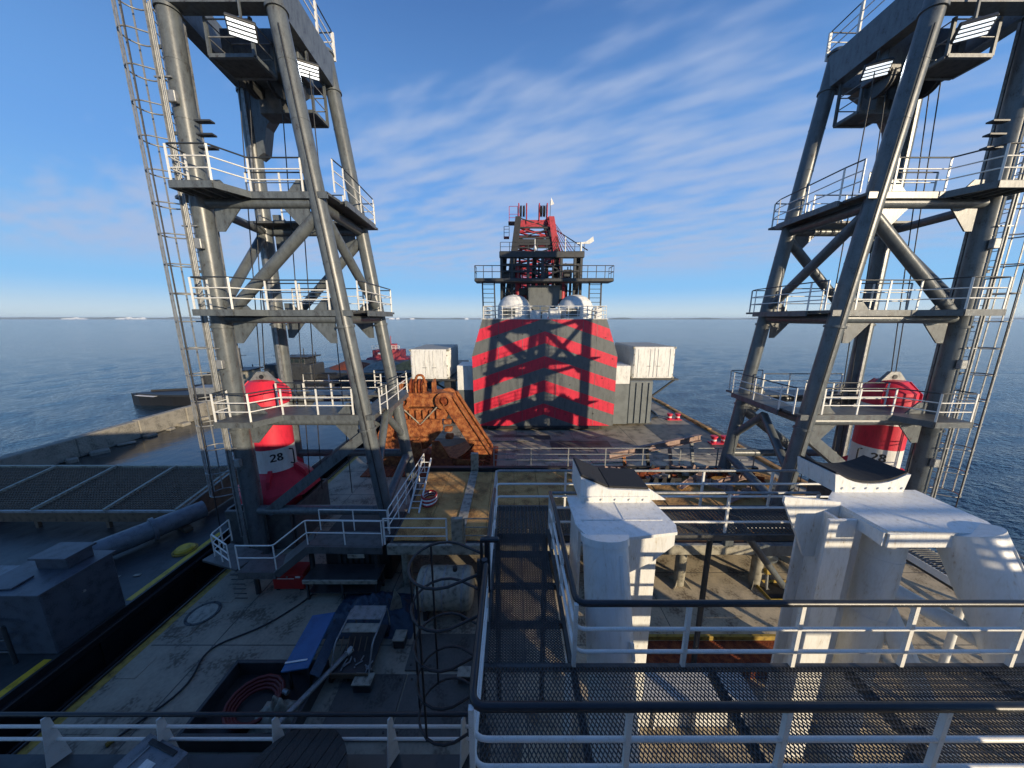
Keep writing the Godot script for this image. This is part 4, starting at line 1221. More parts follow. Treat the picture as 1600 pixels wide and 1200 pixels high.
	span_box(s, "kick_plate", Vector3(12.38, 2.9, -12.0), Vector3(12.4, 3.12, -3.9), M.white)
	for z in [-4.5, -8.0, -11.5]:
		tube(s, "stanchion", Vector3(13.0, 0, z), Vector3(13.0, 2.8, z), 0.09, M.white, 12)
	var br := thing("bulwark_rail", "long black mooring rail on white posts at the seaward edge", "railing", Vector3(17.6, 0, -8))
	railing(br, [Vector3(17.7, 0, 0.0), Vector3(17.7, 0, -11.4)], {"post": 0.2, "flat": 0.4, "gap": 2.3, "r": 0.05, "h": 2.2, "lows": [0.7, 1.45], "cap": M.rubber})

# ---------------------------------------------------------------- white boom rests in front of the walkway
func build_supports() -> void:
	var W: Material = M.white_plate
	# rest beside the gangway
	var a := thing("boom_rest", "white steel boom rest with wedge saddle beside the gangway, mostly in shade", "boom rest", Vector3(2.1, 0, -5.9), "boom rests")
	prism(a, "top_plate", PackedVector2Array([Vector2(1.22, -5.6), Vector2(1.36, -5.28), Vector2(2.05, -5.22), Vector2(3.06, -5.38), Vector2(3.14, -5.6), Vector2(3.02, -6.6), Vector2(1.22, -6.6)]), 0.06, Vector3(0, 6.4, 0), W, Basis(Vector3(1, 0, 0), Vector3(0, 0, 1), Vector3(0, -1, 0)))
	raked_pipe(a, "raked_leg", Vector3(1.70, 6.38, -5.32), Vector3(1.72, 0.0, -2.95), 0.4, W)
	tube(a, "raked_leg_collar", Vector3(1.70, 6.3, -5.3), Vector3(1.7, 6.42, -5.34), 0.43, W, 36)
	# rib bar welded up the leg and a short lower one
	bar(a, "leg_rib", Vector3(1.86, 6.32, -4.92), Vector3(1.87, 5.6, -4.66), 0.05, 0.06, W)
	bar(a, "leg_rib", Vector3(1.98, 5.05, -4.45), Vector3(1.99, 4.8, -4.36), 0.05, 0.06, W)
	# column of two flanges and a web
	span_box(a, "column_web", Vector3(2.5, 0, -6.12), Vector3(2.56, 6.37, -5.72), W)
	span_box(a, "column_flange", Vector3(2.18, 0, -5.72), Vector3(2.86, 6.37, -5.66), W, 0.01)
	span_box(a, "column_flange", Vector3(2.18, 0, -6.18), Vector3(2.86, 6.37, -6.12), W, 0.01)
	span_box(a, "column_plate", Vector3(1.3, 0, -6.5), Vector3(1.36, 6.37, -5.7), W)
	prism(a, "gusset", PackedVector2Array([Vector2(2.1, 6.37), Vector2(3.05, 6.37), Vector2(3.05, 6.12), Vector2(2.65, 5.75), Vector2(2.1, 5.45)]), 0.05, Vector3(0, 0, -5.45), W)
	prism(a, "gusset", PackedVector2Array([Vector2(2.86, 6.37), Vector2(3.05, 6.37), Vector2(3.05, 6.12), Vector2(2.86, 5.9)]), 0.05, Vector3(0, 0, -6.4), W)
	span_box(a, "edge_skirt", Vector3(3.04, 6.12, -6.5), Vector3(3.08, 6.37, -5.48), W)
	# saddle: wedge block with a rubber pad sloping in
	prism(a, "saddle", PackedVector2Array([Vector2(1.46, 6.43), Vector2(2.95, 6.43), Vector2(2.95, 6.70), Vector2(2.05, 6.74), Vector2(1.46, 7.0)]), 0.95, Vector3(0, 0, -6.85), W)
	bbox(a, "saddle_pad", Vector3(1.76, 6.90, -6.87), Vector3(0.64, 0.05, 0.9), M.pad, 0.01, Basis(Vector3(0, 0, 1), -0.415))
	bbox(a, "saddle_pad", Vector3(2.5, 6.75, -6.87), Vector3(0.86, 0.05, 0.9), M.pad, 0.01, Basis(Vector3(0, 0, 1), -0.044))
	span_box(a, "saddle_lip", Vector3(1.5, 6.55, -6.372), Vector3(2.9, 6.58, -6.35), W)
	prism(a, "end_gusset", PackedVector2Array([Vector2(2.95, 6.43), Vector2(3.35, 6.43), Vector2(2.95, 6.7)]), 0.05, Vector3(0, 0, -6.5), W)
	# rest in the sun
	var b := thing("boom_rest", "white steel boom rest with curved saddle, two columns and leaning round leg in sun", "boom rest", Vector3(7.9, 0, -6), "boom rests")
	prism(b, "top_plate", PackedVector2Array([Vector2(6.95, -6.55), Vector2(7.0, -5.42), Vector2(8.3, -5.36), Vector2(9.0, -5.3), Vector2(9.25, -5.7), Vector2(9.3, -6.9), Vector2(7.4, -6.9)]), 0.06, Vector3(0, 6.4, 0), W, Basis(Vector3(1, 0, 0), Vector3(0, 0, 1), Vector3(0, -1, 0)))
	span_box(b, "front_skirt", Vector3(7.02, 6.1, -5.43), Vector3(8.35, 6.37, -5.39), W)
	prism(b, "side_skirt", PackedVector2Array([Vector2(-6.5, 6.37), Vector2(-5.44, 6.37), Vector2(-5.44, 6.1), Vector2(-6.5, 6.2)]), 0.04, Vector3(6.98, 0, 0), W, Basis(Vector3(0, 0, 1), Vector3.UP, Vector3(-1, 0, 0)))
	raked_pipe(b, "raked_leg", Vector3(8.62, 6.38, -5.55), Vector3(10.0, 0.0, -2.9), 0.46, W)
	bar(b, "leg_rib", Vector3(8.8, 6.32, -5.05), Vector3(9.0, 5.45, -4.72), 0.05, 0.06, W)
	# I column with flared head
	span_box(b, "column_web", Vector3(6.62, 0, -6.5), Vector3(6.68, 6.3, -5.95), W)
	span_box(b, "column_flange", Vector3(6.38, 0, -5.95), Vector3(6.95, 6.34, -5.89), W, 0.01)
	span_box(b, "column_flange", Vector3(6.38, 0, -6.56), Vector3(6.95, 6.34, -6.5), W, 0.01)
	prism(b, "head_gusset", PackedVector2Array([Vector2(6.38, 5.2), Vector2(6.95, 5.2), Vector2(6.95, 6.5), Vector2(5.75, 6.62), Vector2(5.75, 6.5), Vector2(6.15, 5.7)]), 0.06, Vector3(0, 0, -6.3), W)
	span_box(b, "web_plate", Vector3(6.99, 0, -6.62), Vector3(7.62, 6.34, -6.57), W)
	tube(b, "round_column", Vector3(7.86, 0, -6.1), Vector3(7.86, 6.37, -6.1), 0.33, W, 36)
	tube(b, "round_column", Vector3(8.45, 0, -6.75), Vector3(8.45, 6.37, -6.75), 0.45, W, 36)
	tube(b, "brace", Vector3(8.0, 4.7, -6.0), Vector3(9.25, 4.2, -4.65), 0.16, W, 20)
	tube(b, "brace", Vector3(8.05, 4.2, -6.0), Vector3(8.8, 0.8, -4.4), 0.2, W, 20)
	# saddle: side cheeks with a curved pad between
	var curve := PackedVector2Array([Vector2(7.45, 6.43), Vector2(9.0, 6.43), Vector2(9.08, 6.86)])
	for k in 9:
		var u := k / 8.0
		curve.append(Vector2(lerpf(8.98, 7.48, u), 6.63 + 0.22 * pow(absf(u * 2 - 1.0), 2.2)))
	curve.append(Vector2(7.38, 6.86))
	prism(b, "saddle", curve, 1.0, Vector3(-0.1, 0, -7.3), W)
	var pad := PackedVector2Array()
	for k in 9:
		var u := k / 8.0
		pad.append(Vector2(lerpf(7.42, 9.02, u), 6.64 + 0.22 * pow(absf(u * 2 - 1.0), 2.2)))
	for k in 9:
		var u := 1.0 - k / 8.0
		pad.append(Vector2(lerpf(7.42, 9.02, u), 6.69 + 0.22 * pow(absf(u * 2 - 1.0), 2.2)))
	prism(b, "saddle_pad", pad, 0.94, Vector3(-0.1, 0, -7.3), M.pad)
	# bolted lips, weld seams and lifting lugs
	for k in 6:
		tube(b, "bolt", Vector3(7.5 + k * 0.27, 6.53, -6.8), Vector3(7.5 + k * 0.27, 6.53, -6.77), 0.028, W, 8)
	for k in 4:
		tube(b, "ring_seam", Vector3(7.86, 1.2 + k * 1.4, -6.1), Vector3(7.86, 1.22 + k * 1.4, -6.1), 0.338, W, 36)
	box(a, "weld_seam", Vector3(2.15, 6.434, -5.75), Vector3(1.6, 0.012, 0.014), W)
	box(a, "weld_seam", Vector3(2.2, 6.434, -6.1), Vector3(0.014, 0.012, 0.75), W)
	for k in 5:
		tube(a, "bolt", Vector3(1.62 + k * 0.3, 6.5, -6.37), Vector3(1.62 + k * 0.3, 6.5, -6.345), 0.025, W, 8)
	# sill beam between the rests, rusty trough in front of it
	var sb := thing("sill_beam", "white sill beam lying on the deck between the boom rests", "beam", Vector3(4.6, 0, -7))
	span_box(sb, "beam", Vector3(2.9, 0, -7.3), Vector3(6.3, 0.75, -6.5), M.white_clean, 0.02)
	for x in [3.6, 4.6, 5.6]:
		span_box(sb, "stiffener", Vector3(x - 0.02, 0.02, -6.5), Vector3(x + 0.02, 0.73, -6.42), M.white_clean)
	var tr := thing("rust_trough", "brown rust stained trough with pale worn rim behind the sill beam", "trough", Vector3(6, 0, -8.3))
	span_box(tr, "floor", Vector3(3.6, 0.0, -8.5), Vector3(8.9, 0.35, -7.65), M.rust_dark)
	span_box(tr, "rim", Vector3(3.6, 0.35, -8.6), Vector3(8.9, 0.5, -8.5), M.yellow_worn, 0.01)
	span_box(tr, "rim", Vector3(3.6, 0.35, -7.65), Vector3(8.9, 0.44, -7.57), M.rust_dark, 0.01)

func raked_pipe(parent: Node3D, called: String, a: Vector3, b: Vector3, r: float, m: Material) -> void:
	tube(parent, called, a, b, r, m, 48)

# ---------------------------------------------------------------- hopper barge alongside
func build_barge() -> void:
	var t := thing("hopper_barge", "dark hopper barge with black hull moored alongside, yellow edge line", "barge", Vector3(-22.5, 0, -18))
	var d := 0.5
	span_box(t, "hull", Vector3(-31.9, -3.0, -43), Vector3(-13.42, d - 0.02, 8), M.barge_side)
	span_box(t, "deck_plating", Vector3(-31.9, d - 0.02, -18.2), Vector3(-13.42, d, 8), M.barge_deck)
	span_box(t, "wet_deck_plating", Vector3(-31.3, d - 0.02, -43), Vector3(-13.42, d + 0.006, -18.2), M.wet_deck)
	for z in [[-13.6, -9.85], [-7.8, -3.0], [-3.0, 4.0]]:
		span_box(t, "edge_line", Vector3(-13.72, d, z[0]), Vector3(-13.5, d + 0.006, z[1]), M.yellow)
	span_box(t, "rubbing_strake", Vector3(-13.42, 0.05, -42), Vector3(-13.26, 0.3, 8), M.barge_side, 0.03)
	span_box(t, "rubbing_strake", Vector3(-13.42, -1.2, -42), Vector3(-13.3, -0.95, 8), M.barge_side, 0.03)
	for k in 12:
		box(t, "hull_rib", Vector3(-13.39, -0.45, 4.0 - k * 3.2), Vector3(0.06, 1.0, 0.12), M.barge_side)
	# far bulwark in weathered lengths
	var z := 6.0
	var k := 0
	while z > -42:
		var h := 1.5 + 0.03 * sin(k * 1.7)
		bbox(t, "bulwark_length", Vector3(-31.35 + 0.02 * sin(k * 2.3), d + h / 2, z - 2.0), Vector3(0.6, h, 3.98), M.concrete, 0.06)
		z -= 4.0
		k += 1
	# debris line at the bulwark foot
	for j in 7:
		bbox(t, "mud_clod", Vector3(-30.75 + 0.25 * rng.randf(), d + 0.1, -21.0 - j * 1.6 - rng.randf() * 0.9), Vector3(0.3 + 0.5 * rng.randf(), 0.15 + 0.25 * rng.randf(), 0.4 + 0.6 * rng.randf()), M.concrete, 0.06, Basis(Vector3.UP, rng.randf() * 3))
	# big suction pipe lying on the deck
	var sp := thing("suction_pipe", "thick blue grey pipe lying across the barge deck under the screen", "pipe", Vector3(-16, d, -12.5))
	tube(sp, "pipe", Vector3(-17.6, 1.0, -10.3), Vector3(-15.2, 1.1, -14.6), 0.42, M.grey_box, 32)
	tube(sp, "flange", Vector3(-17.62, 1.0, -10.26), Vector3(-17.56, 1.0, -10.37), 0.55, M.grey_box, 32)
	tube(sp, "flange", Vector3(-16.1, 1.06, -13.0), Vector3(-16.03, 1.06, -13.12), 0.52, M.grey_box, 32)
	for q in [Vector3(-17.2, d, -11.0), Vector3(-15.6, d, -13.9)]:
		bbox(sp, "chock", q + Vector3(0, 0.1, 0), Vector3(1.1, 0.2, 0.3), M.timber, 0.02, Basis(Vector3.UP, -0.5))
	# sloping bar screen over the hopper
	var s := thing("bar_screen", "sloping rusty bar screen of welded grid panels on the barge", "screen", Vector3(-24, d, -16))
	var near := Vector2(-14.0, 1.42)
	var far := Vector2(-17.3, 2.0)
	for p in 5:
		var xr := -15.8 - p * 3.4
		var xl := xr - 3.4
		var st := begin()
		var nb := 26
		for j in range(1, nb):
			var u := float(j) / nb
			var zz := lerpf(near.x, far.x, u)
			var yy := lerpf(near.y, far.y, u)
			slab(st, Vector3(xl, yy - 0.06, zz - 0.02), Vector3(xr, yy, zz + 0.02))
		var o := put(s, "grid_bars", st_commit(st), M.old_steel, Transform3D())
		o.set_meta("kind", "stuff")
		for j in range(1, 24):
			var xx := lerpf(xl, xr, j / 24.0)
			bar(s, "grid_bar", Vector3(xx, near.y - 0.03, near.x), Vector3(xx, far.y - 0.03, far.x), 0.03, 0.05, M.old_steel)
		bar(s, "frame_bar", Vector3(xr, near.y + 0.05, near.x + 0.1), Vector3(xr, far.y + 0.05, far.x - 0.05), 0.13, 0.12, M.tank)
		bar(s, "leg", Vector3(xr - 0.05, d, near.x), Vector3(xr - 0.05, near.y - 0.1, near.x), 0.14, 0.14, M.old_steel)
		bar(s, "leg", Vector3(xr - 0.05, d, far.x), Vector3(xr - 0.05, far.y - 0.1, far.x), 0.14, 0.14, M.old_steel)
	bar(s, "frame_beam", Vector3(-33.0 + 1.2, near.y - 0.02, near.x + 0.1), Vector3(-15.6, near.y - 0.02, near.x + 0.1), 0.12, 0.1, M.galvanised)
	bar(s, "frame_beam", Vector3(-31.8, near.y - 0.32, near.x + 0.06), Vector3(-15.6, near.y - 0.32, near.x + 0.06), 0.08, 0.48, M.tan_steel)
	bar(s, "frame_beam", Vector3(-31.8, far.y, far.x - 0.1), Vector3(-15.6, far.y, far.x - 0.1), 0.12, 0.14, M.tank)
	prism(s, "side_chute", PackedVector2Array([Vector2(-14.0, 1.35), Vector2(-17.3, 1.95), Vector2(-17.5, 0.55), Vector2(-15.0, 0.52)]), 0.06, Vector3(-15.65, 0, 0), M.old_steel, Basis(Vector3(0, 0, 1), Vector3.UP, Vector3(-1, 0, 0)))
	# machinery house on the barge deck
	var h := thing("machinery_house", "blue grey steel machinery house with flat top vent on the barge edge", "cabinet", Vector3(-14.6, d, -8.8))
	span_box(h, "casing", Vector3(-15.6, d, -9.7), Vector3(-13.5, 2.55, -7.95), M.navy_box, 0.03)
	span_box(h, "roof_sheet", Vector3(-15.66, 2.552, -9.76), Vector3(-13.44, 2.6, -7.89), M.navy_box, 0.01)
	span_box(h, "roof_vent", Vector3(-14.9, 2.6, -9.55), Vector3(-13.9, 2.95, -8.9), M.navy_box, 0.02)
	span_box(h, "vent_lid", Vector3(-15.0, 2.952, -9.62), Vector3(-13.82, 3.02, -8.83), M.navy_box, 0.01)
	bbox(h, "access_hatch", Vector3(-14.9, 2.63, -8.3), Vector3(0.8, 0.05, 0.5), M.navy_box, 0.01, Basis(Vector3.UP, 0.12))
	tube(h, "dome_bolt", Vector3(-13.49, 1.9, -8.8), Vector3(-13.45, 1.9, -8.8), 0.04, M.galvanised, 8)
	var fr := thing("barge_frame", "low dark pipe frame beside the machinery house on the barge", "railing", Vector3(-15, d, -6.9))
	for x in [-17.4, -15.9, -14.4]:
		tube(fr, "post", Vector3(x, d, -7.7), Vector3(x, 1.75, -7.7), 0.05, M.dark_steel, 8)
	for y in [0.9, 1.3, 1.75]:
		tube(fr, "rail", Vector3(-17.4, y, -7.7), Vector3(-14.4, y, -7.7), 0.04, M.dark_steel, 8)
	span_box(fr, "cabinet", Vector3(-17.4, d, -9.3), Vector3(-15.9, 2.3, -7.85), M.dark_steel, 0.03)
	span_box(fr, "cabinet_lid", Vector3(-17.45, 2.302, -9.35), Vector3(-15.85, 2.36, -7.8), M.grey_box, 0.01)
	var yb := thing("mooring_button", "small round yellow cap on the barge deck edge", "cap", Vector3(-14.1, d, -12.4))
	lathe(yb, "cap", PackedVector2Array([Vector2(0.34, 0), Vector2(0.34, 0.1), Vector2(0.27, 0.17), Vector2(0, 0.2)]), Vector3(-14.1, d, -12.4), M.yellow)
	lathe(yb, "rim", PackedVector2Array([Vector2(0.35, 0), Vector2(0.42, 0), Vector2(0.42, 0.05), Vector2(0.35, 0.05)]), Vector3(-14.1, d, -12.4), M.yellow_worn)
	for q in [[-14.6, -11.0], [-15.3, -10.9], [-17.9, -12.6], [-14.9, -7.2], [-16.5, -5.6]]:
		var sc := thing("paper_scrap", "small pale scrap of litter lying on the barge deck", "litter", Vector3(q[0], d, q[1]), "litter on the barge deck")
		prism(sc, "sheet", PackedVector2Array([Vector2(-0.12, -0.05), Vector2(0.1, -0.09), Vector2(0.14, 0.04), Vector2(0.02, 0.08), Vector2(-0.1, 0.06)]), 0.008, Vector3(q[0], d + 0.02, q[1]), M.tank, Basis(Vector3(1, 0, 0), Vector3(0, 0.1, 1).normalized(), Vector3(0, -1, 0.1).normalized()))

func slab(st: SurfaceTool, lo: Vector3, hi: Vector3) -> void:
	quad(st, Vector3(lo.x, hi.y, lo.z), Vector3(hi.x, hi.y, lo.z), hi, Vector3(lo.x, hi.y, hi.z), Vector3.UP)
	quad(st, Vector3(lo.x, lo.y, hi.z), Vector3(hi.x, lo.y, hi.z), hi, Vector3(lo.x, hi.y, hi.z), Vector3(0, 0, 1))
	quad(st, lo, Vector3(hi.x, lo.y, lo.z), Vector3(hi.x, hi.y, lo.z), Vector3(lo.x, hi.y, lo.z), Vector3(0, 0, -1))
	quad(st, lo, Vector3(hi.x, lo.y, lo.z), Vector3(hi.x, lo.y, hi.z), Vector3(lo.x, lo.y, hi.z), Vector3.DOWN)

func st_commit(st: SurfaceTool) -> ArrayMesh:
	st.generate_normals()
	return st.commit()

# ---------------------------------------------------------------- clamshell bucket resting on the deck
func build_bucket() -> void:
	var z := -22.4
	var t := thing("clamshell_bucket", "rust orange clamshell dredging bucket standing open on the deck", "bucket", Vector3(-5.8, 0, z))
	var R: Material = M.rust
	# lifting arms
	for zz in [z, z - 1.5]:
		bar(t, "arm", Vector3(-4.55, 4.75, zz), Vector3(-1.95, 0.45, zz), 0.35, 0.95, R)
		bar(t, "arm", Vector3(-7.85, 4.75, zz), Vector3(-9.95, 0.45, zz), 0.35, 0.95, R)
		bar(t, "arm_edge", Vector3(-4.1, 4.95, zz + 0.1), Vector3(-1.5, 0.65, zz + 0.1), 0.45, 0.08, R)
		tube(t, "arm_pin", Vector3(-4.7, 4.7, zz - 0.25), Vector3(-4.7, 4.7, zz + 0.25), 0.3, M.rust_dark, 20)
		lathe(t, "arm_boss", PackedVector2Array([Vector2(0.62, 0), Vector2(0.62, 0.28), Vector2(0.34, 0.34), Vector2(0.34, 0.2)]), Vector3(-4.75, 4.65, zz + 0.05), R, Basis(Vector3.RIGHT, PI / 2), 24)
		lathe(t, "arm_boss", PackedVector2Array([Vector2(0.62, 0), Vector2(0.62, 0.28), Vector2(0.34, 0.34), Vector2(0.34, 0.2)]), Vector3(-7.65, 4.65, zz + 0.05), R, Basis(Vector3.RIGHT, PI / 2), 24)
	# head block with upright sheave cheeks
	prism(t, "head_block", PackedVector2Array([Vector2(-8.1, 4.2), Vector2(-4.2, 4.2), Vector2(-4.25, 4.95), Vector2(-5.2, 5.15), Vector2(-7.6, 5.15), Vector2(-8.15, 4.9)]), 1.5, Vector3(0, 0, z - 0.7), R)
	for x in [-7.9, -7.35, -6.8, -6.25, -5.6]:
		prism(t, "sheave_cheek", PackedVector2Array([Vector2(-0.5, 4.9), Vector2(0.5, 4.9), Vector2(0.42, 5.55 + 0.35 * absf(sin(x * 3.1))), Vector2(-0.35, 5.75 + 0.3 * absf(sin(x * 3.1)))]), 0.14, Vector3(x, 0, z - 0.6), R, Basis(Vector3(0, 0, 1), Vector3.UP, Vector3(-1, 0, 0)))
	for x in [-7.1, -6.5]:
		put(t, "head_sheave", lathe_mesh(PackedVector2Array([Vector2(0, -0.12), Vector2(0.6, -0.12), Vector2(0.48, 0), Vector2(0.6, 0.12), Vector2(0, 0.12)]), 24), M.rust_dark, Transform3D(Basis(Vector3(0, 0, 1), PI / 2), Vector3(x, 5.5, z - 0.6)))
	pipe(t, "bail", [Vector3(-6.95, 5.5, z - 0.6), Vector3(-6.85, 6.35, z - 0.6), Vector3(-6.35, 6.35, z - 0.6), Vector3(-6.2, 5.5, z - 0.6)], 0.09, R, 0.3)
	# closing block: ribbed band and pointed shield
	prism(t, "closing_band", PackedVector2Array([Vector2(-8.3, 3.3), Vector2(-4.7, 3.3), Vector2(-4.5, 3.75), Vector2(-4.9, 4.05), Vector2(-8.1, 4.05)]), 1.2, Vector3(0, 0, z - 0.55), R)
	for k in 6:
		bbox(t, "band_rib", Vector3(-7.7 + k * 0.48, 3.66, z + 0.12), Vector3(0.12, 0.62, 0.26), R, 0.02)
	prism(t, "shield_plate", PackedVector2Array([Vector2(-8.35, 3.3), Vector2(-5.0, 3.3), Vector2(-4.95, 2.5), Vector2(-5.9, 1.35), Vector2(-6.45, 1.05), Vector2(-7.1, 1.35), Vector2(-8.3, 2.4)]), 0.3, Vector3(0, 0, z + 0.1), R)
	tube(t, "shield_pin", Vector3(-6.5, 2.95, z + 0.1), Vector3(-6.5, 2.95, z + 0.34), 0.14, M.rust_dark, 16)
	lathe(t, "shield_boss", PackedVector2Array([Vector2(0.42, 0), Vector2(0.42, 0.08), Vector2(0.26, 0.1), Vector2(0.26, 0.04)]), Vector3(-6.3, 1.55, z + 0.25), R, Basis(Vector3.RIGHT, PI / 2), 20)
	for x in [-8.0, -5.1]:
		tube(t, "closing_rope", Vector3(x, 4.4, z + 0.2), Vector3(-6.5, 2.95, z + 0.3), 0.05, M.tank, 8)
	for k in 3:
		bbox(t, "side_lug", Vector3(-4.6 + 0.05 * k, 3.1 - k * 0.55, z + 0.05), Vector3(0.55, 0.32, 0.5), R, 0.06)
	# half shells: curved plates opening to both sides
	for sd in [-1.0, 1.0]:
		var c := Vector3(-6.0 + sd * 0.2, 2.4, z - 0.4)
		var st := begin()
		for k in 12:
			for q in 2:
				var r := 2.7 - q * 0.12
				var a0: float = 0.15 + k * 0.085
				var a1 := a0 + 0.085
				var p0 := Vector3(sin(a0) * r * sd * 1.25, -cos(a0) * r * 0.86, 0)
				var p1 := Vector3(sin(a1) * r * sd * 1.25, -cos(a1) * r * 0.86, 0)
				quad(st, p0 + Vector3(0, 0, -1.9), p0 + Vector3(0, 0, 1.1), p1 + Vector3(0, 0, 1.1), p1 + Vector3(0, 0, -1.9), -p0 if q == 1 else p0)
		put(t, "shell", st_commit(st), R, Transform3D(Basis(), c))
		prism(t, "shell_cheek", PackedVector2Array([Vector2(0.25 * sd, 0.12), Vector2(3.3 * sd, 0.15), Vector2(4.1 * sd, 0.45), Vector2(3.4 * sd, 0.75), Vector2(2.2 * sd, 1.0), Vector2(0.9 * sd, 1.9), Vector2(0.4 * sd, 1.9)]) if sd < 0 else PackedVector2Array([Vector2(0.4, 1.9), Vector2(0.9, 1.9), Vector2(1.6, 0.7), Vector2(2.6, 0.5), Vector2(4.1, 0.45), Vector2(3.3, 0.15), Vector2(0.25, 0.12)]), 0.14, Vector3(-6.0, 0, z + 0.75), M.rust)
		for k in 5:
			bar(t, "tooth", Vector3(-6.0 + sd * 3.9, 0.35, z + 0.5 - k * 0.55), Vector3(-6.0 + sd * 4.4, 0.1, z + 0.5 - k * 0.55), 0.16, 0.12, M.rust_dark)
	prism(t, "rest_plate", PackedVector2Array([Vector2(-7.9, 0.02), Vector2(-3.9, 0.02), Vector2(-4.6, 1.1), Vector2(-6.9, 1.1)]), 0.08, Vector3(0, 0, z + 1.3), M.rust_dark, Basis(Vector3.RIGHT, -0.7))
	var mt := thing("bucket_mat", "timber mat stained with rust under the clamshell bucket", "mat", Vector3(-5.8, 0, z))
	for k in 9:
		bbox(mt, "plank", Vector3(-9.6 + k * 1.0, 0.03, z - 0.2), Vector3(0.96, 0.06, 5.2), M.rust_dark, 0.01)

# ---------------------------------------------------------------- what lies beyond
func build_distance() -> void:
	# far shore on the horizon
	var sh := Node3D.new()
	sh.name = "hills"
	add_child(sh)
	setting(sh, "thin low hazy shore along the horizon", "shore")
	var n := noise(FastNoiseLite.TYPE_SIMPLEX, 0.0011, 4, 71)
	var prof := PackedVector2Array([Vector2(-14000, -5)])
	for k in 281:
		var x := -14000.0 + k * 100
		var h := 14.0 + 26.0 * maxf(0.0, n.get_noise_1d(x) + 0.15) + (16.0 if x < -3500 else 0.0)
		prof.append(Vector2(x, h))
	prof.append(Vector2(14000, -5))
	prism(sh, "shore_ridge", prof, 300.0, Vector3(0, 0, -7600), M.land)
	for q in [[-9800, 240, 26], [-9620, 120, 40], [-9500, 200, 22], [-8600, 260, 30], [-8450, 150, 48], [-8300, 220, 26], [-8150, 90, 38], [-2650, 110, 28], [-2520, 60, 36], [-2200, 90, 26], [-1000, 80, 30], [-2900, 60, 34]]:
		prism(sh, "white_works", PackedVector2Array([Vector2(-q[1] / 2.0, 0), Vector2(q[1] / 2.0, 0), Vector2(q[1] / 2.2, q[2] * 0.6), Vector2(q[1] / 5.0, q[2] * 0.55), Vector2(q[1] / 5.5, q[2]), Vector2(-q[1] / 6.0, q[2] * 0.95), Vector2(-q[1] / 5.5, q[2] * 0.7), Vector2(-q[1] / 2.1, q[2] * 0.65)]), 60.0, Vector3(q[0], -2, -7350), M.snow)
	# pontoon with a huddle of gear
	var pt := thing("gear_pontoon", "small pontoon crowded with dark crates and posts behind the work boat", "pontoon", Vector3(-51, WATER_Y, -58))
	span_box(pt, "deck", Vector3(-56, -2.7, -61), Vector3(-44, -1.1, -56), M.barge_side, 0.15)
	for k in 26:
		var q := Vector3(-55.3 + 10.6 * rng.randf(), -1.1, -60.4 + 3.8 * rng.randf())
		var sz := Vector3(0.6 + 1.3 * rng.randf(), 0.5 + 1.5 * rng.randf(), 0.6 + 0.8 * rng.randf()).snapped(Vector3.ONE * 0.2) + Vector3.ONE * 0.2
		bbox(pt, "crate", q + Vector3.UP * sz.y / 2, sz, [M.black_steel, M.tan_steel, M.timber, M.dark_steel, M.barge_side][k % 5], 0.05, Basis(Vector3.UP, rng.randf() * 0.6))
	for k in 9:
		var q := Vector3(-55.0 + 10.0 * rng.randf(), -1.1, -60.0 + 3.0 * rng.randf())
		tube(pt, "post", q, q + Vector3(0.3 * (rng.randf() - 0.5), 2.2 + 1.6 * rng.randf(), 0), 0.08, M.black_steel, 8)
		bar(pt, "davit", q + Vector3(-0.6, 2.2, 0), q + Vector3(0.8, 2.4, 0), 0.09, 0.09, M.black_steel)
	# work boat moored off the barge
	var b := thing("work_boat", "dark low work boat with white bow stripe moored outside the barge", "boat", Vector3(-46, WATER_Y, -48))
	var bow := Vector3(-56.5, 0, -47.2)
	var stern := Vector3(-37.0, 0, -49.5)
	var ax := (stern - bow).normalized()
	var wd := ax.cross(Vector3.UP)
	var st := begin()
	var rows := []
	for k in 12:
		var u := k / 11.0
		var half := 2.6 * pow(minf(1.0, u * 2.6), 0.6)
		var sheer := 0.25 * pow(1.0 - u, 2.0)
		var c := bow.lerp(stern, u)
		rows.append([c - wd * half + Vector3.UP * (-0.75 + sheer), c + wd * half + Vector3.UP * (-0.75 + sheer), c - wd * half * 0.8 + Vector3.UP * -2.9, c + wd * half * 0.8 + Vector3.UP * -2.9])
	for k in 11:
		var p: Array = rows[k]
		var q: Array = rows[k + 1]
		quad(st, p[0], p[1], q[1], q[0], Vector3.UP)
		quad(st, p[0], p[2], q[2], q[0], -wd)
		quad(st, p[1], p[3], q[3], q[1], wd)
	put(b, "hull", st_commit(st), M.barge_side, Transform3D())
	for k in 9:
		var p: Array = rows[k + 1]
		var q: Array = rows[k + 2]
		bar(b, "gunwale", p[0] + Vector3.UP * 0.12, q[0] + Vector3.UP * 0.12, 0.3, 0.28, M.black_steel)
		bar(b, "gunwale", p[1] + Vector3.UP * 0.12, q[1] + Vector3.UP * 0.12, 0.3, 0.28, M.black_steel)
	bar(b, "bow_stripe", rows[1][1] + Vector3(0.5, 0.03, 0.5), rows[3][1] + Vector3(0, 0.03, 0.4), 0.5, 0.03, M.white_clean)
	var dk := Basis(ax, Vector3.UP, ax.cross(Vector3.UP))
	bbox(b, "cargo_box", bow.lerp(stern, 0.55) + Vector3(0, -0.2, 0), Vector3(3.5, 1.0, 2.6), M.grey_box, 0.08, dk)
	bbox(b, "wheelhouse", bow.lerp(stern, 0.78) + Vector3(0, 1.0, 0), Vector3(4.0, 3.4, 3.2), M.tank, 0.1, dk)
	bbox(b, "wheelhouse_roof", bow.lerp(stern, 0.78) + Vector3(0, 2.8, 0), Vector3(4.6, 0.2, 3.7), M.dark_steel, 0.05, dk)
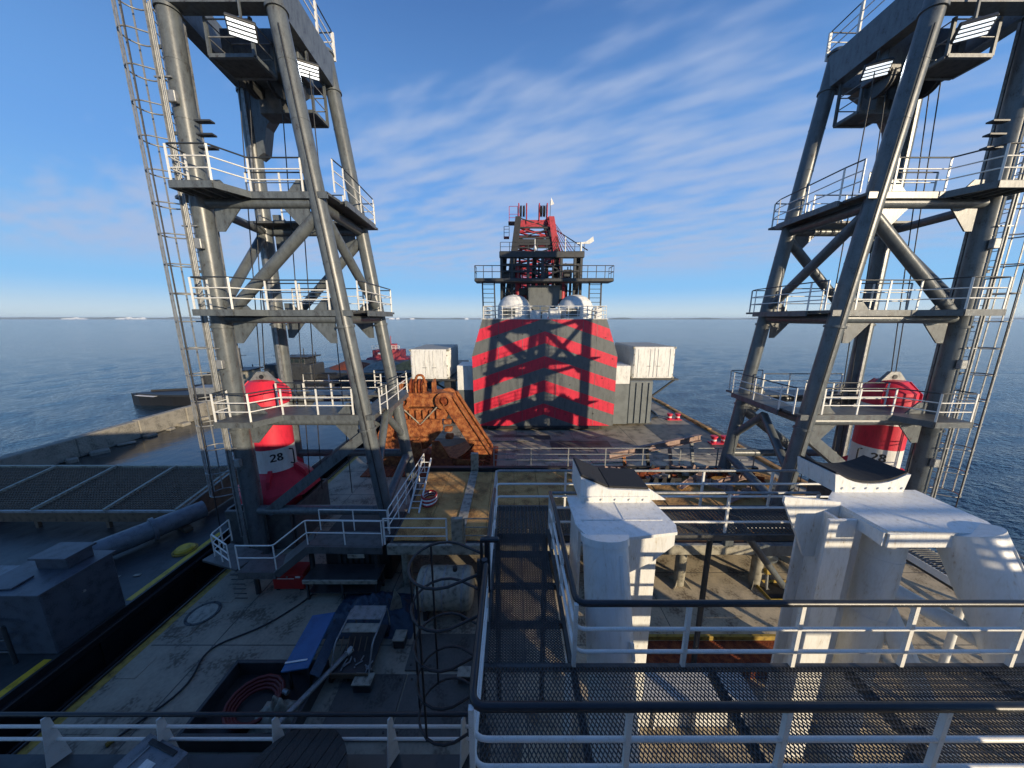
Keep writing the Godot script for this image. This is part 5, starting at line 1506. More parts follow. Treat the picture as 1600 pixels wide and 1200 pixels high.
	for k in 4:
		bbox(b, "window", bow.lerp(stern, 0.78) + dk * Vector3(-1.4 + k * 0.92, 1.9, 1.62), Vector3(0.7, 0.7, 0.04), M.window_glass, 0.01, dk)
	for k in 6:
		var m := bow.lerp(stern, 0.6 + 0.07 * k) + Vector3(0, -0.5, 0) - wd * (0.8 - 0.3 * k)
		bbox(b, "deck_crate", m, Vector3(0.9, 0.7 + 0.2 * (k % 3), 0.8), [M.timber, M.yellow_worn, M.grey_box][k % 3], 0.04, dk)
	tube(b, "mast", bow.lerp(stern, 0.8) + Vector3(0, 2.8, 0), bow.lerp(stern, 0.8) + Vector3(0, 6.0, 0), 0.08, M.black_steel, 8)
	bar(b, "mast_yard", bow.lerp(stern, 0.8) + Vector3(-0.9, 4.9, 0), bow.lerp(stern, 0.8) + Vector3(0.9, 4.9, 0), 0.07, 0.07, M.black_steel)
	# tug with cluttered deck beyond the tower
	var g := thing("tug_boat", "dark tug with low wheelhouse and masts moored behind the barge", "tug", Vector3(-38, WATER_Y, -57))
	bbox(g, "hull", Vector3(-38, -1.6, -57.5), Vector3(15, 3.0, 6), M.barge_side, 0.6)
	bbox(g, "deckhouse", Vector3(-38.5, 1.2, -57.5), Vector3(8, 2.8, 4.2), M.dark_steel, 0.15)
	bbox(g, "wheelhouse", Vector3(-37.5, 3.1, -57.5), Vector3(3.6, 1.2, 3.4), M.dark_steel, 0.1)
	bbox(g, "wheelhouse_roof", Vector3(-37.5, 3.8, -57.5), Vector3(5.2, 0.22, 4.2), M.black_steel, 0.05)
	for k in 4:
		bbox(g, "window", Vector3(-38.9 + k * 0.95, 3.2, -55.78), Vector3(0.7, 0.6, 0.05), M.window_glass, 0.01)
	for x in [-41.5, -38.6, -36.6, -34.6]:
		tube(g, "mast", Vector3(x, 2.6, -57.2), Vector3(x + 0.1, 4.6 + sin(x) * 0.7, -57.2), 0.07, M.black_steel, 8)
		bar(g, "mast_yard", Vector3(x - 0.5, 3.9, -57.2), Vector3(x + 0.6, 3.95, -57.2), 0.08, 0.08, M.black_steel)
	for k in 6:
		tube(g, "fender_tyre", Vector3(-44 + k * 2.2, -0.9, -54.45), Vector3(-44 + k * 2.2, -0.9, -54.2), 0.55, M.rubber, 16)
	# flat material barge far ahead with a mound of spoil
	var f := thing("deck_barge", "flat black deck barge with low spoil mounds beyond the bucket", "barge", Vector3(-22, WATER_Y, -66))
	span_box(f, "hull", Vector3(-39, -3.0, -80), Vector3(-9.5, -0.2, -56), M.barge_side, 0.2)
	span_box(f, "coaming", Vector3(-38, -0.2, -79), Vector3(-10.5, 0.5, -57), M.black_steel, 0.1)
	for q in [[-33.0, 4.4, 1.5, M.rust_dark], [-26.0, 4.6, 1.7, M.concrete], [-20.5, 4.2, 1.9, M.timber_deck], [-15.5, 4.0, 1.5, M.barge_side], [-11.8, 2.6, 1.2, M.barge_side]]:
		var sd2 := int(q[0] * 10)
		put(f, "spoil_mound", mound(q[1], q[2], sd2), q[3], Transform3D(Basis(), Vector3(q[0], 0.4, -67)))
	for k in 8:
		bar(f, "pontoon_pipe", Vector3(-38 + k * 3.4, 0.6, -57.6), Vector3(-35 + k * 3.4, 0.65, -57.8), 0.5, 0.5, M.black_steel)
	# red vessel
	var r := thing("red_vessel", "small red vessel with white rails lying beyond the flat barge", "vessel", Vector3(-30, WATER_Y, -82))
	bbox(r, "hull", Vector3(-30.5, -0.8, -84), Vector3(12.5, 3.0, 6), M.faded_red, 0.5)
	bbox(r, "deckhouse", Vector3(-31.5, 1.6, -84), Vector3(7.0, 2.0, 4.6), M.faded_red, 0.12)
	bbox(r, "name_board", Vector3(-32.3, 1.8, -81.65), Vector3(2.6, 0.5, 0.06), M.white_clean, 0.01)
	bbox(r, "wheelhouse", Vector3(-31.0, 3.3, -84), Vector3(2.4, 1.4, 2.6), M.faded_red, 0.1)
	railing(r, [Vector3(-35.0, 2.6, -81.8), Vector3(-28.1, 2.6, -81.8)], {"cap": M.white, "gap": 1.0, "r": 0.05, "post": 0.08})
	tube(r, "mast", Vector3(-31.0, 4.0, -84), Vector3(-31.0, 6.0, -84), 0.1, M.faded_red, 8)
	var y := thing("yellow_winch", "small yellow winch on the deck beyond the white container", "winch", Vector3(-14.2, 1.9, -62))
	lathe(y, "drum", PackedVector2Array([Vector2(0, -1.1), Vector2(0.9, -1.1), Vector2(0.9, -0.9), Vector2(0.5, -0.9), Vector2(0.5, 0.9), Vector2(0.9, 0.9), Vector2(0.9, 1.1), Vector2(0, 1.1)]), Vector3(-14.8, 1.3, -58.6), M.yellow, Basis(Vector3(0, 0, 1), PI / 2), 20)
	bbox(y, "bed", Vector3(-14.8, 0.6, -58.6), Vector3(3.2, 0.4, 1.8), M.yellow_worn, 0.05)

func mound(r: float, h: float, sd: int) -> ArrayMesh:
	var n := noise(FastNoiseLite.TYPE_SIMPLEX, 0.35, 3, sd)
	var st := SurfaceTool.new()
	st.begin(Mesh.PRIMITIVE_TRIANGLES)
	var N := 26
	for i in N:
		for j in N:
			var x := (i / float(N - 1) - 0.5) * 2 * r
			var z := (j / float(N - 1) - 0.5) * 2 * r
			var e := clampf(1.0 - Vector2(x, z).length() / r, 0, 1)
			st.add_vertex(Vector3(x, h * pow(e, 0.8) * (1.0 + 0.35 * n.get_noise_2d(x, z)), z))
	for i in N - 1:
		for j in N - 1:
			for ii in [i * N + j, (i + 1) * N + j, (i + 1) * N + j + 1, i * N + j, (i + 1) * N + j + 1, i * N + j + 1]:
				st.add_index(ii)
	st.generate_normals()
	return st.commit()

# ---------------------------------------------------------------- things on the shaded deck
func build_deck_things() -> void:
	# catwalk at the foot of the tower by the barge
	var c := thing("foot_catwalk", "low stepped catwalk with thin white rails at the foot of the tower", "walkway", Vector3(-7, 1.9, -11))
	var p := [Vector3(-4.8, 2.05, -10.7), Vector3(-7.6, 2.05, -10.75), Vector3(-8.55, 1.35, -10.3), Vector3(-9.9, 1.35, -10.3)]
	for k in 3:
		bar(c, "floor", p[k] + Vector3(0, -0.05, -0.4), p[k + 1] + Vector3(0, -0.05, -0.4), 0.85, 0.08, M.tower_plate)
		bar(c, "edge_beam", p[k] + Vector3(0, -0.16, 0.06), p[k + 1] + Vector3(0, -0.16, 0.06), 0.08, 0.28, M.tower_plate)
	railing(c, p, {"cap": M.white, "gap": 1.6, "lows": [0.5], "h": 1.0, "post": 0.04, "bend": 0.1})
	railing(c, [Vector3(-4.9, 2.05, -11.55), Vector3(-7.6, 2.05, -11.6)], {"cap": M.white, "gap": 1.5, "lows": [0.45], "h": 0.9, "post": 0.04})
	for q in [Vector3(-7.7, 0, -11.0), Vector3(-9.7, 0, -10.7), Vector3(-5.2, 0, -11.0)]:
		tube(c, "leg", q, Vector3(q.x, 1.3 if q.x < -9 else 1.95, q.z), 0.09, M.dark_steel, 12)
	bbox(c, "sign_plate", Vector3(-5.75, 1.72, -10.55), Vector3(0.62, 0.16, 0.02), M.tank, 0.004)
	# stand-off ladder and small valve stand on the outboard side
	railing(c, [Vector3(-10.3, 1.35, -10.4), Vector3(-11.4, 1.35, -11.0), Vector3(-11.5, 1.35, -11.9)], {"cap": M.white, "gap": 0.6, "lows": [0.3, 0.6], "h": 0.95, "post": 0.05})
	bar(c, "floor", Vector3(-9.9, 1.3, -10.8), Vector3(-11.6, 1.3, -11.3), 1.0, 0.08, M.tower_plate)
	for k in 6:
		tube(c, "rung", Vector3(-10.2, 0.2 + k * 0.2, -10.25), Vector3(-9.75, 0.2 + k * 0.2, -10.25), 0.02, M.dark_steel, 6)
	# dark engine housing below the tower foot
	var e := thing("winch_housing", "dark steel winch housing under the platform at the tower foot", "housing", Vector3(-6, 0, -12.2))
	span_box(e, "casing", Vector3(-7.4, 0, -13.2), Vector3(-4.8, 1.75, -11.3), M.black_steel, 0.08)
	span_box(e, "casing_lid", Vector3(-7.5, 1.752, -13.25), Vector3(-4.75, 1.82, -11.25), M.dark_steel, 0.02)
	for k in 7:
		box(e, "louvre", Vector3(-6.8 + k * 0.22, 1.0, -11.28), Vector3(0.12, 0.8, 0.05), M.dark_steel)
	# red toolbox
	var b := thing("tool_box", "bright red steel tool box standing on the grey deck", "tool box", Vector3(-8.6, 0, -11.0))
	span_box(b, "body", Vector3(-9.2, 0.05, -11.4), Vector3(-8.0, 0.62, -10.8), M.red_box, 0.03)
	span_box(b, "lid", Vector3(-9.22, 0.63, -11.42), Vector3(-7.98, 0.78, -10.78), M.red_box, 0.03)
	span_box(b, "stripe", Vector3(-9.0, 0.52, -10.8), Vector3(-8.35, 0.545, -10.79), M.white_clean)
	span_box(b, "label_plate", Vector3(-8.28, 0.58, -10.8), Vector3(-8.1, 0.66, -10.772), M.white_clean)
	for x in [-9.05, -8.15]:
		span_box(b, "skid", Vector3(x - 0.06, 0, -11.38), Vector3(x + 0.06, 0.05, -10.82), M.black_steel)
	tube(b, "latch", Vector3(-8.6, 0.6, -10.79), Vector3(-8.6, 0.66, -10.77), 0.03, M.galvanised, 8)
	# work bench behind it
	var w := thing("work_bench", "long dark steel work bench with low shelf beside the red box", "bench", Vector3(-6.4, 0, -11.0))
	span_box(w, "top", Vector3(-7.7, 0.82, -11.15), Vector3(-4.95, 0.9, -10.35), M.dark_steel, 0.01)
	span_box(w, "front_lip", Vector3(-7.7, 0.74, -10.35), Vector3(-4.95, 0.9, -10.3), M.tank, 0.01)
	for x in [-7.6, -6.3, -5.05]:
		for z in [-11.05, -10.42]:
			bar(w, "leg", Vector3(x, 0, z), Vector3(x, 0.82, z), 0.07, 0.07, M.dark_steel)
	span_box(w, "shelf", Vector3(-7.6, 0.25, -11.1), Vector3(-5.0, 0.29, -10.4), M.dark_steel)
	# horizontal tank
	var k2 := thing("fuel_tank", "pale horizontal cylindrical tank on saddles under the platform edge", "tank", Vector3(-2.35, 0, -10.3))
	put(k2, "shell", lathe_mesh(PackedVector2Array([Vector2(0, -1.0), Vector2(0.5, -0.97), Vector2(0.66, -0.9), Vector2(0.7, -0.8), Vector2(0.7, 0.8), Vector2(0.66, 0.9), Vector2(0.5, 0.97), Vector2(0, 1.0)]), 36), M.tank, Transform3D(Basis(Vector3(0, 0, 1), PI / 2), Vector3(-2.35, 0.95, -9.95)))
	for x in [-3.0, -2.35, -1.7]:
		tube(k2, "strap", Vector3(x - 0.03, 0.95, -9.95), Vector3(x + 0.03, 0.95, -9.95), 0.715, M.galvanised, 36)
	for x in [-3.0, -1.7]:
		span_box(k2, "saddle", Vector3(x - 0.08, 0, -10.4), Vector3(x + 0.08, 0.4, -9.5), M.dark_steel, 0.01)
	tube(k2, "filler_neck", Vector3(-2.0, 1.6, -9.95), Vector3(-2.0, 1.78, -9.95), 0.08, M.black_steel, 12)
	# blue panel leaning on a low frame
	var bl := thing("blue_panel", "bright blue sheet panel lying tilted on a low frame", "panel", Vector3(-5.9, 0.6, -8.0))
	var tilt := Basis(Vector3.UP, 0.10) * Basis(Vector3(0, 0, 1), 0.08)
	bbox(bl, "sheet", Vector3(-6.05, 0.85, -8.1), Vector3(0.72, 0.05, 1.75), M.blue, 0.01, tilt)
	bbox(bl, "cross_strip", Vector3(-6.05, 0.885, -7.45), Vector3(0.6, 0.015, 0.05), M.white_clean, 0.004, tilt)
	bbox(bl, "side_sheet", Vector3(-5.5, 0.7, -8.05), Vector3(0.3, 0.04, 1.7), M.blue_tarp, 0.01, Basis(Vector3.UP, 0.10) * Basis(Vector3(0, 0, 1), -0.6))
	for q in [Vector3(-6.3, 0, -8.8), Vector3(-5.7, 0, -8.8), Vector3(-6.25, 0, -7.4), Vector3(-5.7, 0, -7.4)]:
		bar(bl, "leg", q, q + Vector3(0, 0.8, 0), 0.06, 0.06, M.dark_steel)
	# welding cart
	var ca := thing("welding_cart", "grey tubular welding cart with shelf and slatted tray beside blue panel", "cart", Vector3(-4.7, 0, -8.4))
	for x in [-5.2, -4.1]:
		pipe(ca, "side_frame", [Vector3(x, 0.25, -7.5), Vector3(x, 0.95, -7.9), Vector3(x, 1.05, -9.05), Vector3(x, 0.25, -9.15)], 0.025, M.galvanised, 0.15)
	bbox(ca, "top_shelf", Vector3(-4.65, 1.04, -8.85), Vector3(1.06, 0.04, 0.5), M.galvanised, 0.01)
	bbox(ca, "lower_shelf", Vector3(-4.65, 0.95, -8.4), Vector3(1.06, 0.04, 0.3), M.tank, 0.01)
	for k in 6:
		bar(ca, "slat", Vector3(-5.1 + k * 0.18, 0.86, -8.2), Vector3(-5.1 + k * 0.18, 0.62, -7.95), 0.03, 0.02, M.timber)
	span_box(ca, "tray", Vector3(-5.18, 0.25, -9.1), Vector3(-4.12, 0.3, -7.5), M.dark_steel)
	span_box(ca, "tray_front", Vector3(-5.2, 0.25, -7.5), Vector3(-4.1, 0.42, -7.46), M.timber, 0.01)
	for k in 14:
		var q := Vector3(-5.0 + 0.8 * rng.randf(), 0.34, -8.0 + 0.4 * rng.randf())
		tube(ca, "offcut", q, q + Vector3(rng.randf() - 0.5, 0.1 * rng.randf(), rng.randf() - 0.5) * 0.4, 0.02, M.galvanised, 6)
	for q in [Vector3(-5.2, 0.13, -7.6), Vector3(-4.1, 0.13, -7.6), Vector3(-5.2, 0.13, -9.0), Vector3(-4.1, 0.13, -9.0)]:
		tube(ca, "wheel", q - Vector3(0.04, 0, 0), q + Vector3(0.04, 0, 0), 0.13, M.rubber, 16)
	# crumpled blue tarp heap
	var ta := thing("tarp_heap", "crumpled dark blue tarp heaped behind the welding cart", "tarp", Vector3(-4.9, 0, -9.6))
	put(ta, "cloth", crumple(1.5, 0.7, 5), M.blue_tarp, Transform3D(Basis(), Vector3(-4.8, 0.0, -9.75)))
	var rg := thing("white_rag", "pale rag hung over a stake beside the tarp heap", "rag", Vector3(-4.0, 0, -9.5))
	prism(rg, "cloth", PackedVector2Array([Vector2(-0.25, 0.15), Vector2(0.25, 0.1), Vector2(0.2, 0.7), Vector2(0.02, 1.1), Vector2(-0.05, 0.8)]), 0.05, Vector3(-4.1, 0.0, -9.7), M.tank, Basis(Vector3.UP, 0.4))
	# sunken hatch with hose inside
	var h := thing("open_hatch", "open rectangular hatch with dark coaming near the foredeck rail", "hatch", Vector3(-6.7, 0, -7.0))
	span_box(h, "coaming", Vector3(-8.0, 0, -7.85), Vector3(-5.5, 0.45, -7.75), M.dark_steel, 0.01)
	span_box(h, "coaming", Vector3(-8.0, 0, -6.1), Vector3(-5.5, 0.45, -6.0), M.dark_steel, 0.01)
	span_box(h, "coaming", Vector3(-8.1, 0, -7.85), Vector3(-8.003, 0.45, -6.0), M.dark_steel, 0.01)
	span_box(h, "coaming", Vector3(-5.497, 0, -7.85), Vector3(-5.4, 0.45, -6.0), M.dark_steel, 0.01)
	span_box(h, "pit_floor", Vector3(-8.0, 0.006, -7.75), Vector3(-5.5, 0.02, -6.1), M.black_steel)
	var ho := thing("red_hose", "coiled dull red hose lying inside the open hatch", "hose", Vector3(-7.0, 0, -6.9))
	var hp := []
	for k in 60:
		var an := k * 0.42
		hp.append(Vector3(-6.9 + cos(an) * (0.45 + 0.004 * k), 0.07 + k * 0.004, -6.9 + sin(an) * (0.4 + 0.004 * k)))
	pipe(ho, "hose", hp, 0.045, M.hose_red, 0.0, false, 8)
	tube(ho, "coupling", hp[59], hp[59] + Vector3(0.15, 0, 0.05), 0.06, M.galvanised, 10)
	var sk := thing("grey_sack", "crumpled pale grey sack lying in the open hatch", "sack", Vector3(-6.1, 0, -6.6))
	put(sk, "cloth", crumple(0.6, 0.6, 15), M.tank, Transform3D(Basis(), Vector3(-6.1, 0.02, -6.7)))
	var lp := thing("loose_pipe", "grey steel pipe leaning across the corner of the open hatch", "pipe", Vector3(-5.4, 0, -7))
	tube(lp, "pipe", Vector3(-5.75, 0.55, -6.2), Vector3(-4.95, 0.35, -8.2), 0.07, M.galvanised, 14)
	tube(lp, "end_sleeve", Vector3(-5.0, 0.36, -8.08), Vector3(-4.93, 0.35, -8.25), 0.09, M.white, 14)
	# flush plates and a box lid near the walkway
	for q in [[-4.9, -3.1, -7.75, -6.2, "dark grey bolted deck plate beside the open hatch"], [-3.05, -1.0, -7.75, -6.2, "dark grey bolted deck plate below the lower cage hoops"], [-3.2, -1.0, -9.0, -7.85, "dark grey bolted deck plate in front of the pale tank"]]:
		var pl := thing("deck_plate", q[4], "plate", Vector3(q[0], 0, q[2]), "plates below the caged ladder")
		span_box(pl, "plate", Vector3(q[0], 0.004, q[2]), Vector3(q[1], 0.05, q[3]), M.deck_paint, 0.01)
		for cc in [[q[0] + 0.15, q[2] + 0.15], [q[1] - 0.15, q[2] + 0.15], [q[0] + 0.15, q[3] - 0.15], [q[1] - 0.15, q[3] - 0.15]]:
			tube(pl, "bolt", Vector3(cc[0], 0.05, cc[1]), Vector3(cc[0], 0.07, cc[1]), 0.03, M.black_steel, 6)
	for q in [[-4.2, -8.0, 0.5, 0.3, "wide lidded box in front of the welding cart tray"], [-3.6, -9.3, 0.35, 0.35, "small square lidded box beside the tarp heap"], [-1.3, -8.2, 0.5, 0.25, "narrow lidded box behind the caged ladder"]]:
		var lb := thing("lidded_box", q[4], "box", Vector3(q[0], 0, q[1]), "small boxes near the cart")
		bbox(lb, "body", Vector3(q[0], 0.15, q[1] + 0.6), Vector3(q[2], 0.3, q[3]), M.dark_steel, 0.02)
		bbox(lb, "lid", Vector3(q[0], 0.32, q[1] + 0.6), Vector3(q[2] + 0.04, 0.04, q[3] + 0.04), M.tank, 0.01)
	var lc := thing("deck_cable", "black cable snaking over the grey deck toward the tower foot", "cable", Vector3(-8, 0, -8.5))
	pipe(lc, "cable", [Vector3(-9.9, 0.04, -6.2), Vector3(-9.2, 0.04, -7.4), Vector3(-9.7, 0.04, -8.5), Vector3(-8.4, 0.04, -9.3), Vector3(-7.6, 0.04, -10.4), Vector3(-7.4, 0.04, -11.4)], 0.028, M.rubber, 0.5, false, 8)
	tube(lc, "plug", Vector3(-9.95, 0.05, -6.1), Vector3(-9.88, 0.05, -6.25), 0.055, M.yellow_worn, 10)
	# cable reel and electrical cabinet on the foredeck
	var r := thing("cable_reel", "weathered timber cable reel lying flat on the foredeck", "reel", Vector3(-3.9, 1.15, -4.4))
	var rc := Vector3(-4.1, 1.15, -4.35)
	for yy in [0.06, 0.72]:
		for k in 10:
			var xa := -1.0 + k * 0.2
			var disc := PackedVector2Array()
			for j in 48:
				disc.append(Vector2(cos(TAU * j / 48), sin(TAU * j / 48)) * 1.0)
			for poly in Geometry2D.intersect_polygons(disc, PackedVector2Array([Vector2(xa + 0.006, -1.2), Vector2(xa + 0.194, -1.2), Vector2(xa + 0.194, 1.2), Vector2(xa + 0.006, 1.2)])):
				prism(r, "plank", poly, 0.07, rc + Vector3(0, yy + 0.004 * sin(k * 2.9), 0), M.grey_timber, Basis(Vector3(0.94, 0, 0.34), Vector3(-0.34, 0, 0.94), Vector3(0, -1, 0)))
	tube(r, "core", rc + Vector3(0, 0.1, 0), rc + Vector3(0, 0.68, 0), 0.5, M.grey_timber, 28)
	for k in 6:
		tube(r, "tie_bolt", rc + Vector3(cos(k * 1.05) * 0.4, 0.75, sin(k * 1.05) * 0.4), rc + Vector3(cos(k * 1.05) * 0.4, 0.79, sin(k * 1.05) * 0.4), 0.04, M.black_steel, 8)
	tube(r, "hub_hole", rc + Vector3(0, 0.752, 0), rc + Vector3(0, 0.762, 0), 0.1, M.black_steel, 16)
	var el := thing("junction_cabinet", "open pale grey electrical cabinet lying on the foredeck", "cabinet", Vector3(-7.1, 1.15, -4.9))
	var eb := Basis(Vector3.UP, -0.28)
	var ec := Vector3(-7.1, 1.45, -4.85)
	bbox(el, "body", ec, Vector3(1.1, 0.6, 0.5), M.grey_box, 0.02, eb)
	bbox(el, "lid", ec + Vector3(0, 0.33, 0), Vector3(1.15, 0.04, 0.55), M.grey_box, 0.01, eb)
	bbox(el, "lid_strip", ec + eb * Vector3(0, 0.37, -0.18), Vector3(0.75, 0.03, 0.08), M.black_steel, 0.005, eb)
	bbox(el, "rating_plate", ec + eb * Vector3(0.05, 0.355, 0.1), Vector3(0.26, 0.012, 0.16), M.white_clean, 0.003, eb)
	bbox(el, "lid_rib", ec + eb * Vector3(-0.28, 0.36, 0.06), Vector3(0.03, 0.03, 0.36), M.galvanised, 0.004, eb)
	for q in [-0.62, 0.66]:
		tube(el, "conduit", ec + eb * Vector3(q, 0.2, 0.1), ec + eb * Vector3(q, -0.28, -0.15), 0.03, M.dark_steel, 8)

func crumple(r: float, h: float, sd: int) -> ArrayMesh:
	var n := noise(FastNoiseLite.TYPE_SIMPLEX, 1.4, 3, sd)
	var st := SurfaceTool.new()
	st.begin(Mesh.PRIMITIVE_TRIANGLES)
	var N := 36
	for i in N:
		for j in N:
			var x := (i / float(N - 1) - 0.5) * 2 * r
			var z := (j / float(N - 1) - 0.5) * 1.2 * r
			var e := clampf(1.15 - Vector2(x / r, z / (0.6 * r)).length(), 0, 1)
			st.add_vertex(Vector3(x, maxf(0.01, h * e * (0.55 + 0.9 * absf(n.get_noise_2d(x, z)))), z))
	for i in N - 1:
		for j in N - 1:
			for ii in [i * N + j, (i + 1) * N + j, (i + 1) * N + j + 1, i * N + j, (i + 1) * N + j + 1, i * N + j + 1]:
				st.add_index(ii)
	st.generate_normals()
	return st.commit()

# ---------------------------------------------------------------- scrap on the platform, fittings at the seaward side
func build_small_things() -> void:
	var beam := thing("channel_beam", "long pinkish primer channel beam propped across the platform edge", "beam", Vector3(8.4, 2.9, -17.5))
	var a := Vector3(5.5, 2.75, -17.3)
	var b := Vector3(11.3, 3.35, -18.6)
	bar(beam, "web", a, b, 0.06, 0.36, M.primer)
	for q in [-0.18, 0.18]:
		bar(beam, "flange", a + Vector3(0, q, 0.1), b + Vector3(0, q, 0.1), 0.22, 0.03, M.primer)
	for k in 4:
		var m := a.lerp(b, 0.15 + k * 0.25)
		bar(beam, "prop", m + Vector3(0, -0.15, 0), Vector3(m.x + 0.4, 0.0, m.z + 0.2), 0.16, 0.16, [M.rust, M.black_steel, M.primer, M.galvanised][k])
	# scrap steel lying about on the mats
	var list := [[5.5, -16.2, 3.2, 0.2, M.primer], [6.6, -15.6, 2.6, -0.35, M.rust_dark], [8.0, -16.1, 3.6, 0.1, M.black_steel], [9.2, -15.3, 2.4, -0.6, M.primer], [10.2, -16.2, 3.0, 0.25, M.primer], [11.0, -15.0, 2.8, -0.3, M.primer], [11.9, -15.8, 2.2, 0.5, M.rust_dark], [7.4, -14.9, 2.0, 0.05, M.black_steel], [4.9, -15.0, 1.8, -0.15, M.rust_dark], [12.4, -14.2, 2.4, -0.8, M.galvanised], [10.6, -13.8, 2.0, -0.5, M.primer], [9.8, -14.5, 1.6, 0.9, M.primer]]
	var n := 0
	for l in list:
		var dress: String = ["pale primer", "rusty", "black"][0 if l[4] == M.primer else (1 if l[4] == M.rust_dark else 2)]
		if l[4] == M.galvanised:
			dress = "grey galvanised"
		var s := thing("scrap_beam", dress + " scrap steel angle lying on the timber platform", "beam", Vector3(l[0], 2.13, l[1]), "scrap steel on the platform")
		var d: Vector3 = Vector3(cos(l[3]), 0, sin(l[3])) * l[2] / 2
		var c := Vector3(l[0], 2.18 + 0.07 * (n % 3), l[1])
		bar(s, "flange", c - d + Vector3(0, 0, 0), c + d + Vector3(0, 0.12 * (n % 2), 0), 0.2, 0.03, l[4])
		bar(s, "web", c - d + Vector3(0, 0.1, -0.09), c + d + Vector3(0, 0.1 + 0.12 * (n % 2), -0.09), 0.03, 0.2, l[4])
		for k in 3:
			var q := c.lerp(c + d, k * 0.4 - 0.3)
			prism(s, "lug", PackedVector2Array([Vector2(-0.15, 0), Vector2(0.15, 0), Vector2(0.1, 0.3), Vector2(-0.05, 0.36)]), 0.03, q + Vector3(0, 0.05, 0.05), l[4], Basis(Vector3.UP, l[3]))
		n += 1
	var rb := thing("rubble_pile", "low heap of broken scrap along the far platform edge", "scrap", Vector3(7, 2.1, -16.3))
	for k in 70:
		var q := Vector3(3.0 + 9.5 * rng.randf(), 2.16 + 0.16 * rng.randf(), -16.55 + 0.9 * rng.randf())
		bbox(rb, "fragment", q, Vector3(0.15 + 0.5 * rng.randf(), 0.05 + 0.1 * rng.randf(), 0.08 + 0.25 * rng.randf()).snapped(Vector3.ONE * 0.05) + Vector3.ONE * 0.04, [M.rust_dark, M.primer, M.black_steel, M.tank][k % 4], 0.01, Basis(Vector3.UP, rng.randf() * 3.1) * Basis(Vector3(0, 0, 1), rng.randf() * 0.6 - 0.3))
	# gangway ladder leaning at the platform's corner with a life ring of hose
	var lad := thing("leaning_ladder", "pale wooden ladder leaning at the platform corner by the tower", "ladder", Vector3(-4.3, 2.1, -14))
	for q in [-0.22, 0.22]:
		bar(lad, "stile", Vector3(-4.2 + q, 2.15, -12.6), Vector3(-4.35 + q, 3.3, -15.6), 0.06, 0.09, M.white)
	for k in 9:
		var u := 0.08 + k * 0.105
		tube(lad, "rung", Vector3(-4.2 - 0.15 * u - 0.22, 2.15 + 1.15 * u, -12.6 - 3.0 * u), Vector3(-4.2 - 0.15 * u + 0.22, 2.15 + 1.15 * u, -12.6 - 3.0 * u), 0.02, M.white, 6)
	var hs := thing("hose_coil", "red and white striped hose coil beside the leaning ladder", "hose", Vector3(-3.9, 2.1, -13.6))
	for k in 5:
		var pts := []
		for j in 20:
			var an := TAU * j / 20
			pts.append(Vector3(-3.75 + cos(an) * 0.32, 2.2 + k * 0.07, -13.5 + sin(an) * (0.5 - 0.03 * k)))
		pipe(hs, "coil", pts, 0.045, M.red_box if k % 2 == 0 else M.white, 0.0, true, 8)
	# drip tray with yellow rim
	var dt := thing("drip_tray", "black drip tray with yellow front rim under the platform column", "tray", Vector3(10.3, 0, -10.7))
	span_box(dt, "floor", Vector3(9.6, 0.01, -11.15), Vector3(11.05, 0.03, -10.3), M.black_steel)
	span_box(dt, "rim", Vector3(9.55, 0, -10.3), Vector3(11.1, 0.13, -10.25), M.yellow, 0.01)
	span_box(dt, "rim", Vector3(9.55, 0, -11.2), Vector3(11.1, 0.13, -11.15), M.yellow_worn, 0.01)
	span_box(dt, "rim", Vector3(9.55, 0, -11.147), Vector3(9.6, 0.13, -10.303), M.yellow_worn, 0.01)
	span_box(dt, "rim", Vector3(11.05, 0, -11.147), Vector3(11.1, 0.13, -10.303), M.yellow_worn, 0.01)
	tube(dt, "drain_pipe", Vector3(9.85, 0.03, -10.85), Vector3(9.85, 0.9, -10.95), 0.05, M.galvanised, 10)
	bbox(dt, "valve", Vector3(9.85, 0.75, -10.93), Vector3(0.22, 0.2, 0.2), M.yellow_worn, 0.03)
	var st := thing("slanting_strut", "dark round strut slanting down from the catwalk to the sunlit boom rest", "strut", Vector3(8, 3, -8))
	tube(st, "strut", Vector3(6.0, 5.1, -8.2), Vector3(8.6, 2.0, -8.9), 0.1, M.tower, 16)
	tube(st, "collar", Vector3(6.0, 5.1, -8.2), Vector3(6.1, 4.98, -8.23), 0.15, M.tower, 16)
	# rope drum
	var rd := thing("rope_drum", "tan rope drum on a stand beside the slanting strut", "drum", Vector3(12.3, 1.9, -11))
	put(rd, "drum", lathe_mesh(PackedVector2Array([Vector2(0, -0.4), Vector2(0.45, -0.4), Vector2(0.45, -0.34), Vector2(0.33, -0.34), Vector2(0.36, 0), Vector2(0.33, 0.34), Vector2(0.45, 0.34), Vector2(0.45, 0.4), Vector2(0, 0.4)]), 24), M.timber_deck, Transform3D(Basis(Vector3(0, 0, 1), 1.4), Vector3(12.0, 2.58, -11.4)))
	bbox(rd, "stand", Vector3(12.0, 2.12, -11.4), Vector3(0.9, 0.06, 0.7), M.tower_plate, 0.01)
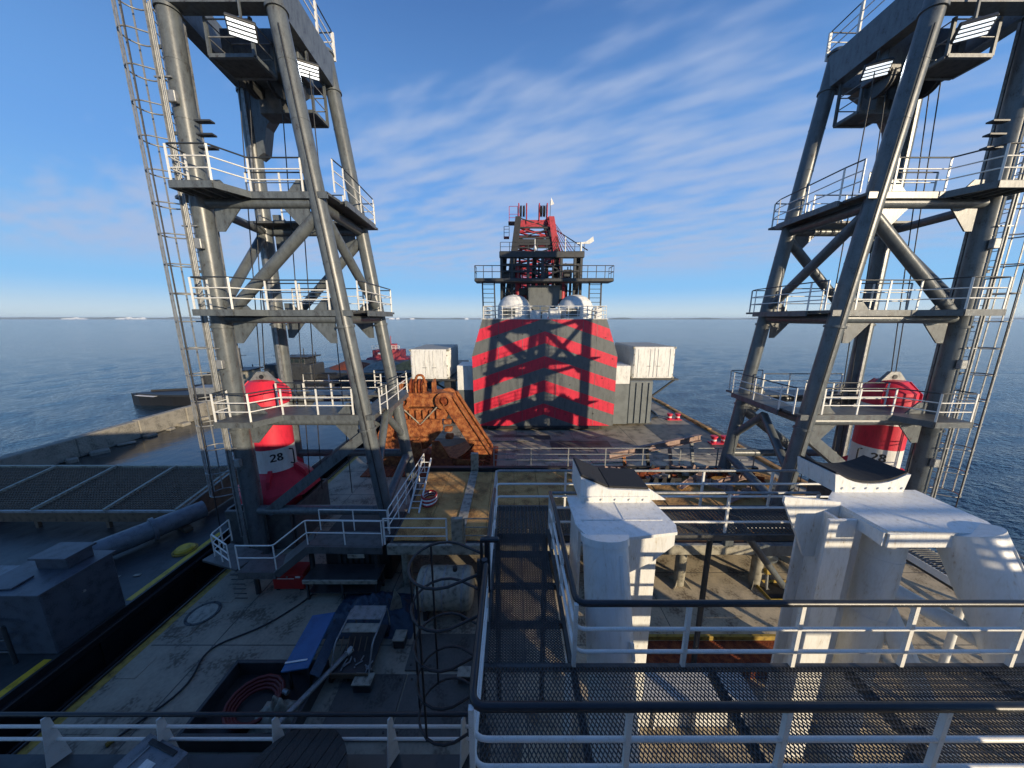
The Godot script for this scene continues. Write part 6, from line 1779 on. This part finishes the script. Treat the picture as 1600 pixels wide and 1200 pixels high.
	for q in [-0.35, 0.35]:
		bbox(rd, "cheek", Vector3(12.0 + q * 1.35, 2.35, -11.4), Vector3(0.05, 0.5, 0.3), M.tower_plate, 0.01)
	# bitts at the seaward edge
	for q in [[16.8, -32.6], [17.4, -26.0]]:
		var m := thing("mooring_bitts", "pair of red and white mooring bitts " + ("near the crane wing" if q[1] < -30 else "further aft on the fender edge"), "bitts", Vector3(q[0], 0, q[1]))
		span_box(m, "base", Vector3(q[0] - 0.75, 0, q[1] - 0.3), Vector3(q[0] + 0.75, 0.08, q[1] + 0.3), M.red, 0.02)
		for dx in [-0.42, 0.42]:
			lathe(m, "bollard", PackedVector2Array([Vector2(0.2, 0.08), Vector2(0.2, 0.5), Vector2(0.28, 0.55), Vector2(0.28, 0.66), Vector2(0, 0.68)]), Vector3(q[0] + dx, 0, q[1]), M.red, Basis(), 20)
			tube(m, "band", Vector3(q[0] + dx, 0.25, q[1]), Vector3(q[0] + dx, 0.38, q[1]), 0.205, M.white, 20)
	var hz := thing("black_hose", "black hose lying along the deck beside the crane wing", "hose", Vector3(15, 0, -33))
	pipe(hz, "hose", [Vector3(13.9, 0.1, -31.5), Vector3(14.6, 0.1, -33.0), Vector3(15.6, 0.1, -33.4), Vector3(15.9, 0.1, -35.5), Vector3(15.1, 0.1, -37.5)], 0.09, M.rubber, 0.6)
	tube(hz, "coupling", Vector3(13.85, 0.1, -31.4), Vector3(13.95, 0.1, -31.6), 0.12, M.galvanised, 12)
	var pf := thing("steel_plate_stack", "flat steel plates lying on deck before the crane", "plates", Vector3(5, 0, -21))
	for q in [[4.2, -21.4, 3.0, 1.3, 0.05], [7.0, -22.6, 2.4, 1.0, 0.12], [1.5, -23.2, 4.0, 1.2, -0.08], [9.2, -24.5, 5.0, 1.1, 0.1], [-0.2, -26.8, 4.2, 0.8, 0.0]]:
		bbox(pf, "plate", Vector3(q[0], 0.05, q[1]), Vector3(q[2], 0.06, q[3]), M.tank, 0.01, Basis(Vector3.UP, q[4]))
